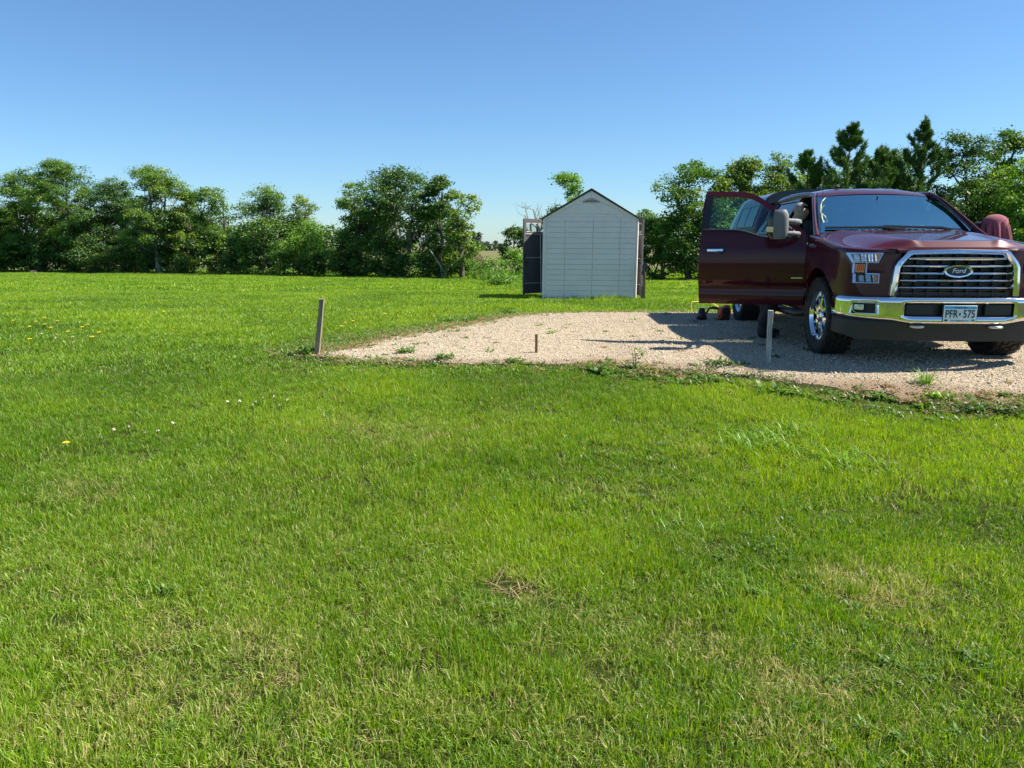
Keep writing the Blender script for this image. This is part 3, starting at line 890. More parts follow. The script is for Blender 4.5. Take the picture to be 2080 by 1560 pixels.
mb.tube([(-0.60, 1.18, 1.705), (-0.655, 1.12, 1.665), (-0.70, 1.02, 1.60), (-0.735, 0.90, 1.52), (-0.74, 0.82, 1.445), (-0.735, 0.78, 1.40)], [0.004, 0.008, 0.010, 0.011, 0.010, 0.006], 8)
mb.tube([(-0.738, 0.90, 1.52), (-0.69, 0.88, 1.475), (-0.67, 0.84, 1.42), (-0.70, 0.80, 1.405), (-0.735, 0.80, 1.42)], 0.008, 8)
mb.build('grab_handle', M['cream'], truck, smooth=60)
mb = MB(); mb.box((-0.04, 2.5, 1.2), (0.02, 0.02, 0.02)); 
mb = MB(); mb.tube([(-0.905, 0.34, 1.20), (-0.905, 0.345, 1.25)], 0.012, 8); mb.tube([(-0.905, 0.345, 1.25), (-0.90, 0.36, 2.06)], [0.004, 0.002], 6)
mb.build('whip_antenna', M['black'], truck, smooth=60)

# ---- nose: grille, badge, headlights, bumper
grille = None
mb = MB()
mb.grid(lambda u, v: (u * 0.56, -0.775, 0.66 + v * 0.44), [-1, 1], [0, 1])
for k in range(9):
    x = -0.48 + k * 0.12
    mb.box((x, -0.80, 0.88), (0.010, 0.04, 0.44))
for k in range(6):
    mb.box((0, -0.795, 0.725 + k * 0.073), (1.0, 0.02, 0.012))
mb.box((0, -0.79, 0.685), (1.06, 0.05, 0.035))
grille = mb.build('grille', M['black'], truck)
GO = [(0.598, 0.672), (0.594, 0.78), (0.580, 0.945), (0.555, 0.995), (0.470, 1.092), (0.440, 1.104), (0.0, 1.112)]
GI = [(0.525, 0.672), (0.522, 0.78), (0.512, 0.93), (0.495, 0.965), (0.425, 1.046), (0.405, 1.054), (0.0, 1.060)]
mb = MB()
for sg in (-1, 1):
    n = len(GO)
    def gp(p, y): return (sg * p[0], y - 0.018 * (1 - min(1, p[0] / 0.6) ** 2), p[1])
    rows = []
    for t, y in ((0.0, -0.795), (0.0, -0.835), (0.12, -0.855), (0.50, -0.862), (0.85, -0.845), (1.0, -0.825), (1.0, -0.79)):
        rows.append([gp((a[0] + (b[0] - a[0]) * t, a[1] + (b[1] - a[1]) * t), y) for a, b in zip(GO, GI)])
    vs = [p for r_ in rows for p in r_]
    fs = [(j * n + i, j * n + i + 1, (j + 1) * n + i + 1, (j + 1) * n + i) for j in range(len(rows) - 1) for i in range(n - 1)]
    mb.add(vs, fs)
bm_o = mb.build('grille_surround', M['chrome'], grille, smooth=28)
def gin(z):
    return lin(z, [p[1] for p in GI[:-1]], [p[0] for p in GI[:-1]])
for z in (1.022, 0.956, 0.888, 0.820, 0.752):
    w = gin(z) - 0.002
    mb = MB()
    prof = [(-0.004, -0.014), (-0.030, -0.013), (-0.034, -0.007), (-0.016, 0.014), (-0.002, 0.015)]
    mb.grid(lambda u, k: (u * w, -0.818 - 0.022 * (1 - u * u) + prof[k][0], z + prof[k][1] * (1 - 0.25 * abs(u) ** 4)), fr(-1, 1, 13), [0, 1, 2, 3, 4])
    mb.build('grille_bar', M['chrome'], grille, smooth=50)
def ellip(a, b, n=40):
    return [(a * math.cos(2 * math.pi * k / n), b * math.sin(2 * math.pi * k / n)) for k in range(n)]
mb = MB()
n = 40; rows = [(1.0, -0.862), (1.0, -0.878), (0.93, -0.892), (0.84, -0.891), (0.78, -0.882)]
vs = [(x * s_, y, 0.906 + z * (s_ if s_ == 1.0 else 1 - (1 - s_) * 1.7)) for s_, y in rows for x, z in ellip(0.138, 0.064)]
fs = [(j * n + i, j * n + (i + 1) % n, (j + 1) * n + (i + 1) % n, (j + 1) * n + i) for j in range(len(rows) - 1) for i in range(n)]
mb.add(vs, fs)
badge = mb.build('badge', M['chrome'], grille, smooth=40)
mb = MB(); mb.prism(ellip(0.112, 0.042), lambda x, z: (x, -0.866, 0.906 + z), lambda x, z: (x, -0.8835, 0.906 + z)); mb.build('badge_field', M['blue'], grille, smooth=40)
mt = text_mesh('Ford', 0.064, 0.002, plain('badge_silver', (0.75, 0.76, 0.78), rough=0.5), shear=0.28, bold=0.0006)
link('badge_lettering', mt, grille, (0.0, -0.886, 0.908), (math.pi / 2, 0, 0))
# hood emblem shadow line: slim gap strip under the hood edge
mb = MB(); mb.grid(lambda u, v: (u * 0.72, nose_y(0.72 * u) - 0.002 if abs(u) > 0.8 else -0.80, 1.085 + v * 0.012), fr(-1, 1, 13), [0, 1]); mb.build('hood_gap', M['gloss_black'], grille)

def quad_patch(mb, sg, c4, off, th=0.02, nx=7, nz=3, tilt=0.0):
    """c4: outer-top, inner-top, inner-bottom, outer-bottom corners (|x|, z) laid on the nose surface"""
    zmax = max(c[1] for c in c4)
    def pt(u, v, o):
        a = [c4[0][k] + (c4[1][k] - c4[0][k]) * u for k in (0, 1)]
        b = [c4[3][k] + (c4[2][k] - c4[3][k]) * u for k in (0, 1)]
        x, z = a[0] + (b[0] - a[0]) * v, a[1] + (b[1] - a[1]) * v
        o = o + tilt * (zmax - z)
        y = nose_y(x)
        sl = (nose_y(x + 0.01) - nose_y(x - 0.01)) / 0.02     # slope, to push along the normal
        L = math.sqrt(1 + sl * sl)
        return (sg * (x + o * sl / L), y - o / L, z)
    slab(mb, lambda u, v: pt(u, v, off), lambda u, v: pt(u, v, off - th), fr(0, 1, nx), fr(0, 1, nz))
for sg in (-1, 1):
    U = [(0.945, 1.076), (0.660, 1.076), (0.700, 0.980), (0.900, 0.980)]
    MI = [(0.899, 0.980), (0.790, 0.980), (0.790, 0.885), (0.893, 0.885)]
    LO = [(0.893, 0.885), (0.682, 0.878), (0.682, 0.787), (0.884, 0.787)]
    mb = MB()
    quad_patch(mb, sg, U, 0.006, 0.02, 9, 3, 0.22); quad_patch(mb, sg, MI, 0.0058, 0.02, 5, 3, 0.22); quad_patch(mb, sg, LO, 0.0056, 0.02, 9, 3, 0.22)
    hl = mb.build('headlight', M['chrome'], truck, smooth=40)
    for q in ([(0.918, 1.066), (0.676, 1.066), (0.708, 0.990), (0.880, 0.990)], [(0.870, 0.872), (0.692, 0.868), (0.692, 0.797), (0.864, 0.797)], [(0.880, 0.992), (0.800, 0.992), (0.800, 0.874), (0.874, 0.874)]):
        mb = MB(); quad_patch(mb, sg, q, 0.012, 0.008, 9, 3, 0.22); mb.build('lamp_bowl', M['gloss_black'], hl, smooth=40)
    # reflector bowls: upright facets turned left and right by turns and tipped to the sky
    for (xa, xb, za, zb, nf) in ((0.905, 0.728, 1.062, 0.994, 13), (0.862, 0.735, 0.866, 0.802, 9)):
        mb = MB()
        for i in range(nf):
            x0 = xa + (xb - xa) * i / nf; x1 = xa + (xb - xa) * (i + 1) / nf
            o0, o1 = (0.016, 0.022) if i % 2 else (0.022, 0.016)
            yy = lambda x, o: nose_y(x) - o
            zt, zbm = za, zb
            sh = 0.25 * (0.93 - x0) if za > 0.95 else 0
            if i % 4 == 3: continue
            mb.add([(sg * x0, yy(x0, o0), zt), (sg * x1, yy(x1, o1), zt), (sg * x1, yy(x1, o1 + 0.032), zbm), (sg * x0, yy(x0, o0 + 0.032), zbm)], [(0, 1, 2, 3)])
        mb.build('reflector', M['reflector'], hl)
    for q in ([(0.722, 1.062), (0.684, 1.062), (0.710, 0.994), (0.732, 0.994)], [(0.732, 0.864), (0.698, 0.862), (0.698, 0.802), (0.732, 0.802)], [(0.874, 0.968), (0.806, 0.968), (0.806, 0.890), (0.870, 0.890)]):
        mb = MB(); quad_patch(mb, sg, q, 0.019, 0.010, 3, 3, 0.22); mb.build('turn_signal', M['amber'], hl, smooth=40)
    for i in range(4):
        x = 0.862 - i * 0.014
        mb = MB(); quad_patch(mb, sg, [(x, 0.964), (x - 0.007, 0.964), (x - 0.007, 0.905), (x, 0.905)], 0.022, 0.004, 2, 2, 0.22)
        mb.build('signal_rib', plain('deep_orange', (0.5, 0.07, 0.01), rough=0.2) if 'deep_orange' not in bpy.data.materials else bpy.data.materials['deep_orange'], hl)
    for q in ([(0.930, 1.070), (0.668, 1.070), (0.703, 0.986), (0.890, 0.986)], [(0.882, 0.876), (0.688, 0.872), (0.688, 0.793), (0.874, 0.793)]):
        mb = MB(); quad_patch(mb, sg, q, 0.056, 0.003, 9); mb.build('lens', M['lens'], hl, smooth=40)
    mb = MB(); quad_patch(mb, sg, [(0.787, 0.972), (0.640, 0.972), (0.640, 0.884), (0.787, 0.884)], 0.004, 0.004, 5); mb.build('lamp_notch', M['paint'], hl, smooth=40)

# bumper
BX = [0.0, 0.15, 0.30, 0.42, 0.50, 0.535, 0.58, 0.65, 0.715, 0.735, 0.80, 0.87, 0.925, 0.945, 0.975, 1.005, 1.022, 1.030]
BY = [-0.985, -0.984, -0.980, -0.972, -0.965, -0.961, -0.953, -0.938, -0.920, -0.912, -0.882, -0.840, -0.795, -0.775, -0.740, -0.69, -0.63, -0.55]
BZ = [(0.405, 0.045), (0.418, 0.010), (0.432, 0.0), (0.482, 0.0), (0.497, 0.0), (0.596, 0.0), (0.612, 0.0), (0.640, 0.0), (0.655, 0.010), (0.664, 0.030), (0.666, 0.075)]
def bump_y(x):
    return lin(abs(x), BX, BY)
def lower_z(x):          # the lower edge rises towards the sides
    return lin(abs(x), [0, 0.42, 0.50, 0.60, 0.95, 1.03], [0.0, 0.0, 0.012, 0.030, 0.045, 0.055])
mb = MB()
bx = [-x for x in BX[::-1]] + BX[1:]
def bump_p(i, j):
    x = bx[i]; z, ins = BZ[j]
    k = 1 if z < 0.45 else max(0, (0.50 - z) / 0.05)
    zz = z + lower_z(x) * max(0, min(1, k))
    s_ = 1 - 0.6 * max(0, abs(x) - 0.95) / 0.08
    dx = ins * max(0, min(1, (abs(x) - 0.85) / 0.15)) * (1 if x > 0 else -1)
    return (x - dx, bump_y(x) + ins * max(0.15, s_), zz)
def bump_skip(i, j):
    xm = abs((bx[i] + bx[i + 1]) / 2); zm = (BZ[j][0] + BZ[j + 1][0]) / 2
    if xm < 0.50 and 0.482 < zm < 0.612: return True
    if 0.735 < xm < 0.925 and 0.497 < zm < 0.612: return True
    return False
mb.grid(lambda i, j: bump_p(i, j), list(range(len(bx))), list(range(len(BZ))), skip=bump_skip)
bumper = mb.build('bumper', M['chrome'], truck, smooth=40, fix=False)
m_ = bumper.modifiers.new('thickness', 'SOLIDIFY'); m_.thickness = 0.008; m_.offset = -1
mb = MB()
mb.grid(lambda x, z: (x, bump_y(x) + 0.055, z), fr(-0.53, 0.53, 9), [0.46, 0.63])
mb.build('bumper_opening', M['black'], bumper)
for sg in (-1, 1):
    mb = MB(); mb.grid(lambda x, z: (sg * x, bump_y(x) + 0.05, z), fr(0.71, 0.94, 5), [0.48, 0.63])
    fo = mb.build('fog_pocket', M['black'], bumper)
    mb = MB()
    ring = [(0.742, 0.504), (0.742, 0.606), (0.918, 0.606), (0.918, 0.53), (0.890, 0.504), (0.742, 0.504)]
    mb.tube([(sg * a, bump_y(a) - 0.002, b) for a, b in dens(ring, 0.03)], 0.0045, 6, cap=False)
    mb.build('fog_ring', M['chrome'], bumper, smooth=60)
    mb = MB(); a = math.atan2(bump_y(0.9) - bump_y(0.8), 0.1) * sg
    mb.box((sg * 0.862, bump_y(0.862) + 0.028, 0.562), (0.088, 0.03, 0.055), Matrix.Rotation(a, 3, 'Z'))
    fl = mb.build('fog_lamp', M['reflector'], bumper, bevel=0.006)
    mb = MB(); mb.box((sg * 0.862, bump_y(0.862) + 0.034, 0.562), (0.104, 0.03, 0.070), Matrix.Rotation(a, 3, 'Z')); mb.build('fog_bezel', M['black'], bumper, bevel=0.006)
    mb = MB()
    slab(mb, lambda x, z: (sg * x, bump_y(x) + 0.012, z), lambda x, z: (sg * x, bump_y(x) + 0.05, z), fr(0.235, 0.482, 5), [0.497, 0.598])
    mb.build('bumper_insert', M['dark_grey'], bumper, bevel=0.006)
    mb = MB()
    mb.tube([(sg * (0.36 + 0.06 * math.cos(t)), -0.93 - 0.05 * math.sin(t), 0.385) for t in fr(0, math.pi, 9)], 0.014, 8)
    mb.build('tow_hook', M['satin'], truck, smooth=60)
# air dam
mb = MB()
def dam(i, z):
    x = bx[i] * 0.975
    return (x, bump_y(bx[i]) + 0.05 + (0.42 - z) * 0.12, z + 0.05 * max(0, abs(x) - 0.85) / 0.15 * (1 if z < 0.3 else 0))
mb.grid(lambda i, z: dam(i, z), list(range(len(bx))), [0.245, 0.25, 0.315, 0.32, 0.40, 0.46])
mb.build('air_dam', M['dark_grey'], truck, smooth=30, thick=0.012)
# licence plate
mb = MB(); mb.box((0, -0.988, 0.515), (0.30, 0.008, 0.150)); plate = mb.build('licence_plate', M['plate'], truck, bevel=0.002)
mb = MB(); mb.box((0, -0.980, 0.515), (0.32, 0.008, 0.168)); mb.build('plate_frame', M['black'], plate, bevel=0.003)
mb = MB(); mb.box((0, -0.9928, 0.572), (0.292, 0.0024, 0.026)); mb.box((0.0, -0.9928, 0.4475), (0.17, 0.0024, 0.010)); mb.build('plate_band', M['plate_blue'], plate)
mb = MB(); mb.box((0.122, -0.9932, 0.452), (0.030, 0.0024, 0.018)); mb.build('plate_sticker', M['plate_green'], plate)
mb = MB(); mb.box((-0.124, -0.9932, 0.452), (0.026, 0.0024, 0.016)); mb.build('month_sticker', M['plate_dark'], plate)
for body, x, z, sz, mt_, bo in (('PFR', -0.079, 0.508, 0.103, 'plate_dark', 0.0012), ('575', 0.081, 0.508, 0.103, 'plate_dark', 0.0012), ('Minnesota', 0, 0.573, 0.028, 'plate_dark', 0.0), ('10,000 lakes', 0, 0.4475, 0.013, 'plate_dark', 0.0)):
    tm = text_mesh(body, sz, 0.0006, M[mt_], bold=bo)
    o = link('plate_lettering', tm, plate, (x, -0.9945, z), (math.pi / 2, 0, 0))
    if sz > 0.05: o.scale = (0.72, 1.0, 1.0)
mb = MB(); mb.prism([(-0.009, 0.014), (-0.002, 0.014), (0.010, 0.010), (0.002, 0.003), (0.001, -0.006), (0.008, -0.013), (-0.009, -0.013)], lambda x, z: (x, -0.9915, 0.508 + z), lambda x, z: (x, -0.994, 0.508 + z)); mb.build('plate_emblem', M['plate_dark'], plate)

# fender badge letters
for sg in (-1,):
    tm = text_mesh('F-150', 0.066, 0.004, M['chrome'], shear=0.2, bold=0.001)
    link('fender_badge', tm, fenders[sg], (-0.9915, 0.36, 1.135), (math.pi / 2, 0, -math.pi / 2))

# ---- wheels
def wheel_meshes():
    t = MB()
    prof = [(-0.10, 0.262), (-0.128, 0.285), (-0.140, 0.330), (-0.136, 0.370), (-0.118, 0.393), (-0.06, 0.397), (0.06, 0.397), (0.118, 0.393), (0.136, 0.370), (0.140, 0.330), (0.128, 0.285), (0.10, 0.262)]
    t.lathe(prof, 56, 'x')
    rg = random.Random(3)
    for row, xx in enumerate((-0.112, -0.056, 0.0, 0.056, 0.112)):
        nb = 30
        for k in range(nb):
            a = 2 * math.pi * (k + (0.5 if row % 2 else 0) + rg.uniform(-0.1, 0.1)) / nb
            rot = Matrix.Rotation(a, 3, 'X') @ Matrix.Rotation(rg.uniform(-0.35, 0.35), 3, 'Z')
            rr = 0.401 if abs(xx) < 0.1 else 0.394
            t.box((xx, -math.sin(a) * rr, math.cos(a) * rr), (0.044, 0.058, 0.024), rot)
    for k in range(30):              # shoulder lugs on the side walls
        a = 2 * math.pi * k / 30
        for s_ in (-1, 1):
            t.box((s_ * 0.134, -math.sin(a) * 0.376, math.cos(a) * 0.376), (0.016, 0.045, 0.034), Matrix.Rotation(a, 3, 'X'))
    tyre = t.mesh('tyre', M['rubber'], 40)
    r_ = MB()
    r_.lathe([(-0.10, 0.20), (-0.06, 0.245), (-0.112, 0.257), (-0.122, 0.266), (-0.115, 0.272), (-0.10, 0.272)], 48, 'x')
    for k in range(6):
        a0 = 2 * math.pi * k / 6
        for d in (-1, 1):
            def pt(rad, w, x, a=a0, d=d):
                base = d * (0.10 + 0.18 * (rad - 0.05) / 0.2)
                return (x, rad * math.cos(a + base) - w * math.sin(a + base), rad * math.sin(a + base) + w * math.cos(a + base))
            vs = []
            for rad, w, x in ((0.05, 0.020, -0.098), (0.12, 0.019, -0.104), (0.19, 0.021, -0.098), (0.252, 0.027, -0.085)):
                vs += [pt(rad, -w, x + 0.016), pt(rad, -w * 0.55, x), pt(rad, w * 0.55, x), pt(rad, w, x + 0.016)]
            fs = [(i * 4 + j, i * 4 + j + 1, i * 4 + 5 + j, i * 4 + 4 + j) for i in range(3) for j in range(3)]
            r_.add(vs, fs)
    r_.lathe([(-0.085, 0.075), (-0.105, 0.066), (-0.112, 0.05), (-0.125, 0.045), (-0.128, 0.001)], 20, 'x')
    rim = r_.mesh('rim', M['chrome'], 30)
    h = MB()
    h.lathe([(0.09, 0.24), (0.0, 0.235), (-0.045, 0.24), (-0.05, 0.12), (-0.055, 0.001)], 32, 'x')
    hub = h.mesh('wheel', M['gloss_black'], 40)
    return hub, tyre, rim
hubm, tyrem, rimm = wheel_meshes()
for x, y in ((-0.862, 0), (0.862, 0), (-0.862, 3.72), (0.862, 3.72)):
    w = link('wheel', hubm, truck, (x, y, 0.405), (0, 0, 0 if x < 0 else math.pi))
    ra = random.uniform(0, 6)
    a = link('tyre', tyrem, w); a.rotation_euler = (ra, 0, 0)
    b = link('rim', rimm, w); b.rotation_euler = (0.35, 0, 0)

# ---- load bed and camper top
for sg in (-1, 1):
    mb = MB()
    ys = [3.0 + 0.04 * i for i in range(50)]
    P = []
    for y in ys:
        dy = y - 3.72
        zb = max(0.48, ARC_Z + math.sqrt(ARC_R ** 2 - dy * dy)) if abs(dy) < ARC_R else 0.48
        P.append([(sg * half(zb + (1.33 - zb) * t), y, zb + (1.33 - zb) * t) for t in fr(0, 1, 12)])
    m = 12
    mb.add([p for c in P for p in c], [(i * m + j, (i + 1) * m + j, (i + 1) * m + j + 1, i * m + j + 1) for i in range(len(ys) - 1) for j in range(m - 1)])
    bs = mb.build('bed_side', M['paint'], truck, smooth=35, thick=0.02)
    w = MB(); w.grid(lambda u, v: (sg * (0.60 + 0.33 * v), 3.72 + math.sin(u) * 0.52, 0.40 + math.cos(u) * 0.52), fr(-1.75, 1.75, 16), [0, 1]); w.build('wheel_well', M['black'], bs, smooth=40)
mb = MB(); mb.box((0, 3.98, 0.66), (1.70, 1.92, 0.06)); mb.box((0, 3.0, 0.98), (1.72, 0.04, 0.66)); mb.build('bed_floor', M['black'], truck)
mb = MB(); mb.box((0, 4.96, 0.98), (1.80, 0.05, 0.66)); mb.build('tailgate', M['paint'], truck, bevel=0.02)
mb = MB(); mb.box((0, 5.08, 0.58), (1.80, 0.16, 0.20)); mb.build('rear_bumper', M['chrome'], truck, bevel=0.02)
def top_side(z):
    return lin(z, [1.335, 1.5, 1.7, 1.82, 1.88, 1.915], [0.945, 0.905, 0.835, 0.775, 0.70, 0.60])
mb = MB()
tz = [1.335, 1.42, 1.5, 1.6, 1.7, 1.78, 1.82, 1.855, 1.88, 1.905, 1.915]
sec = [(-top_side(z), z) for z in tz] + [(x, 1.915 + 0.022 * (1 - (x / 0.6) ** 2)) for x in fr(-0.45, 0.45, 7)] + [(top_side(z), z) for z in tz[::-1]]
def topper(k, v):
    x, z = sec[k]
    y0, y1 = 3.02 + (z - 1.335) * 0.03, 4.96 - (z - 1.335) * 0.55
    return (x, y0 + (y1 - y0) * v, z)
mb.grid(topper, list(range(len(sec))), fr(0, 1, 9))
tp = mb.build('camper_top', M['paint'], truck, smooth=40, thick=0.02)
mb = MB(); mb.add([topper(k, 0) for k in range(len(sec))], [tuple(range(len(sec)))]); mb.build('camper_front', M['gloss_black'], tp)
mb = MB(); mb.add([topper(k, 1) for k in range(len(sec))], [tuple(range(len(sec)))]); mb.build('camper_rear_glass', M['dark_glass'], tp)
for sg in (-1, 1):
    def sp_(y, z, o): return (sg * (top_side(z) + o), y, z)
    mb = MB()
    for (a, b, c, d) in ((3.30, 4.40, 1.42, 1.44), (3.30, 4.40, 1.72, 1.74), (3.30, 3.33, 1.44, 1.72), (4.37, 4.40, 1.44, 1.72), (3.84, 3.86, 1.44, 1.72)):
        slab(mb, lambda y, z: sp_(y, z, 0.012), lambda y, z: sp_(y, z, 0.0), [a, b], fr(c, d, 4))
    wf = mb.build('camper_window', M['gloss_black'], tp)
    mb = MB()
    for (a, b) in ((3.33, 3.84), (3.86, 4.37)):
        slab(mb, lambda y, z: sp_(y, z, 0.006), lambda y, z: sp_(y, z, 0.003), [a, b], fr(1.44, 1.72, 5))
    mb.build('pane', M['dark_glass'], wf)
# lifted rear hatch of the camper top
mb = MB()
mb.add([(-0.62, 4.66, 1.900), (0.62, 4.66, 1.900), (0.70, 5.36, 1.83), (-0.70, 5.36, 1.83), (-0.62, 4.66, 1.880), (0.62, 4.66, 1.880), (0.70, 5.36, 1.81), (-0.70, 5.36, 1.81)], [(0, 1, 2, 3), (7, 6, 5, 4), (0, 4, 5, 1), (1, 5, 6, 2), (2, 6, 7, 3), (3, 7, 4, 0)])
mb.build('rear_hatch', M['headliner'], tp, bevel=0.006)

# ---- open front door
DH = Vector((-0.958, 0.585, 0.0))
door_ang = R(76)
def dztop(u):
    return lin(u, [0, 0.10, 0.42, 0.52, 0.62, 0.72, 0.80, 1.2], [1.235, 1.228, 1.225, 1.240, 1.275, 1.303, 1.312, 1.318])
def d_edge(u, z):       # front and rear edges are not quite straight
    f = u / 1.18
    return 0.005 + f * (1.165 + 0.02 * math.sin((z - 0.47) / 0.85 * math.pi)) 
mb = MB()
zr = [0.0, 0.035, 0.08, 0.13, 0.17, 0.22, 0.255, 0.285, 0.315, 0.34, 0.45, 0.58, 0.70, 0.78, 0.83, 0.88, 0.94, 1.0]
def dout(u, t, o=0.0):
    z = 0.468 + (dztop(u) - 0.468) * t
    return (-(half(z) - 0.958) - o, d_edge(u, z), z)
du = fr(0, 1.18, 25)
slab(mb, lambda u, t: dout(u, t), lambda u, t: (0.105, dout(u, t)[1], dout(u, t)[2]), du, zr)
door = mb.build('front_door', M['paint'], truck, smooth=26, loc=DH, rot=(0, 0, door_ang))
door['label'] = 'open maroon front door with tow mirror and chrome handle'
mb = MB()
def dlean(z): return (z - 1.235) * 0.40 + max(0, z - 1.6) * 0.15
OUT = [(0.004, 1.236), (0.035, 1.300), (0.20, 1.445), (0.38, 1.590), (0.54, 1.700), (0.64, 1.748), (0.76, 1.768), (1.05, 1.776), (1.150, 1.772), (1.172, 1.60), (1.180, 1.319)]
INN = [(0.085, 1.229), (0.105, 1.272), (0.245, 1.405), (0.41, 1.538), (0.56, 1.642), (0.65, 1.685), (0.76, 1.703), (1.02, 1.710), (1.066, 1.706), (1.078, 1.58), (1.088, 1.316)]
n = len(OUT)
vs = []
for L, dx in ((OUT, -0.0), (INN, 0.006), (INN, 0.05), (OUT, 0.05)):
    vs += [(dlean(z) + dx, u, z) for u, z in L]
fs = [(a * n + i, a * n + i + 1, ((a + 1) % 4) * n + i + 1, ((a + 1) % 4) * n + i) for a in range(4) for i in range(n - 1)]
mb.add(vs, fs)
mb.build('window_frame', M['paint'], door, smooth=40)
mb = MB()
slab(mb, lambda t, z: (dlean(z) - 0.004, 1.062 + 0.028 * (1.71 - z) / 0.39 + t * (0.085 + 0.006 * (1.71 - z) / 0.39), z), lambda t, z: (dlean(z) + 0.001, 1.062 + 0.028 * (1.71 - z) / 0.39 + t * (0.085 + 0.006 * (1.71 - z) / 0.39), z), [0, 1], fr(1.320, 1.735, 8))
mb.build('pillar_cover', M['gloss_black'], door, smooth=40)
mb = MB()
G = INN + [(0.80, 1.312), (0.72, 1.303), (0.62, 1.275), (0.52, 1.240), (0.42, 1.225)]
mb.prism(G, lambda u, z: (dlean(z) + 0.028, u, z), lambda u, z: (dlean(z) + 0.023, u, z))
mb.build('window_pane', M['glass'], door)
mb = MB()
mb.tube([(-(half(dztop(u)) - 0.958) * 0.4 - 0.004, d_edge(u, 1.3), dztop(u) + 0.008) for u in fr(0.08, 1.16, 20)], 0.011, 6)
mb.build('belt_seal', M['black'], door, smooth=60)
mb = MB()
mb.prism([(0.085, 1.232), (0.330, 1.228), (0.330, 1.30), (0.275, 1.425), (0.10, 1.27)], lambda u, z: (dlean(z) + 0.03, u, z), lambda u, z: (dlean(z) - 0.004, u, z))
mb.build('mirror_mount', M['black'], door, bevel=0.004)
def dsurf(u, z, o): return (-(half(z) - 0.958) - o, u, z)
mb = MB()
slab(mb, lambda u, z: dsurf(u, z, 0.010), lambda u, z: dsurf(u, z, -0.01), fr(0.90, 1.115, 4), fr(1.055, 1.125, 3)); mb.build('handle_bezel', M['gloss_black'], door, bevel=0.012)
mb = MB()
slab(mb, lambda u, z: dsurf(u, z, 0.040 - 2.2 * (u - 1.005) ** 2), lambda u, z: dsurf(u, z, 0.020 - 2.2 * (u - 1.005) ** 2), fr(0.915, 1.10, 7), fr(1.076, 1.108, 3)); mb.build('handle', M['chrome'], door, bevel=0.007)
mb = MB(); slab(mb, lambda u, z: dsurf(u, z, 0.005), lambda u, z: dsurf(u, z, -0.004), fr(0.035, 0.155, 3), [0.775, 0.787]); mb.build('door_badge', M['satin'], door)
# inner door card
mb = MB(); mb.box((0.125, 0.60, 0.86), (0.05, 1.0, 0.66)); mb.build('door_card', M['trim'], door, bevel=0.03)
# tow mirror: head on two arms, out from the door skin
mc = Vector((-0.31, 0.335, 1.372))
def mhs(u, z, o):
    return (mc.x + (0.085 + o) * math.copysign(abs(math.cos(u)) ** 0.7, math.cos(u)) * (1 - 0.25 * abs(z) ** 5), mc.y + (0.112 + o) * math.copysign(abs(math.sin(u)) ** 0.6, math.sin(u)) * (1 - 0.30 * abs(z) ** 4), mc.z + (0.158 + o * 0.6) * z)
mb = MB()
mb.grid(lambda u, z: mhs(u, z, 0), [2 * math.pi * i / 32 for i in range(32)], [-1, -0.97, -0.88, -0.7, -0.4, 0, 0.4, 0.7, 0.88, 0.97, 1], closed=True)
for zz in (-1, 1):
    mb.add([mhs(2 * math.pi * i / 32, zz, 0) for i in range(32)], [tuple(range(32))])
mh = mb.build('mirror_housing', M['mirror_grey'], door, smooth=50)
mb = MB(); slab(mb, lambda u, z: mhs(u, z, 0.005), lambda u, z: mhs(u, z, -0.003), fr(math.pi * 0.12, math.pi * 0.90, 16), fr(-0.985, 0.985, 11)); mb.build('mirror_shaded_side', M['gloss_black'], door, smooth=50)  # black shell paints in the shaded side of the grey housing
mb = MB(); slab(mb, lambda u, z: mhs(u, z, 0.010), lambda u, z: mhs(u, z, 0.003), fr(math.pi * 0.50, math.pi * 0.93, 10), [-0.50, -0.40, -0.24, -0.16]); mb.build('mirror_signal', M['amber_pale'], door, smooth=50)
for z, w in ((1.405, 0.036), (1.275, 0.030)):
    mb = MB()
    mb.tube([(0.05, 0.13, z), (-0.10, 0.10, z), (-0.22, 0.12, z), (-0.30, 0.19, z), (-0.31, 0.27, z)], [w, w * 0.8, w * 0.8, w * 0.9, w], 10, flat=0.8)
    mb.build('mirror_arm', M['mirror_grey'], door, smooth=60)
# mirror on the far side, under a cloth
mb = MB()
for z in (1.34, 1.44):
    mb.tube([(0.90, 0.70, z - 0.06), (0.98, 0.67, z - 0.05), (1.04, 0.66, z - 0.05)], 0.024, 8)
mb.box((1.105, 0.66, 1.335), (0.18, 0.11, 0.24))
fm = mb.build('tow_mirror', M['dark_grey'], truck, bevel=0.012)
# ------------------------------------------------------------------ things round the truck
def tw(x, y, z):
    return Vector((truck.location.x + x * math.cos(YAW) + y * math.sin(YAW), truck.location.y - x * math.sin(YAW) + y * math.cos(YAW), truck.location.z + z))

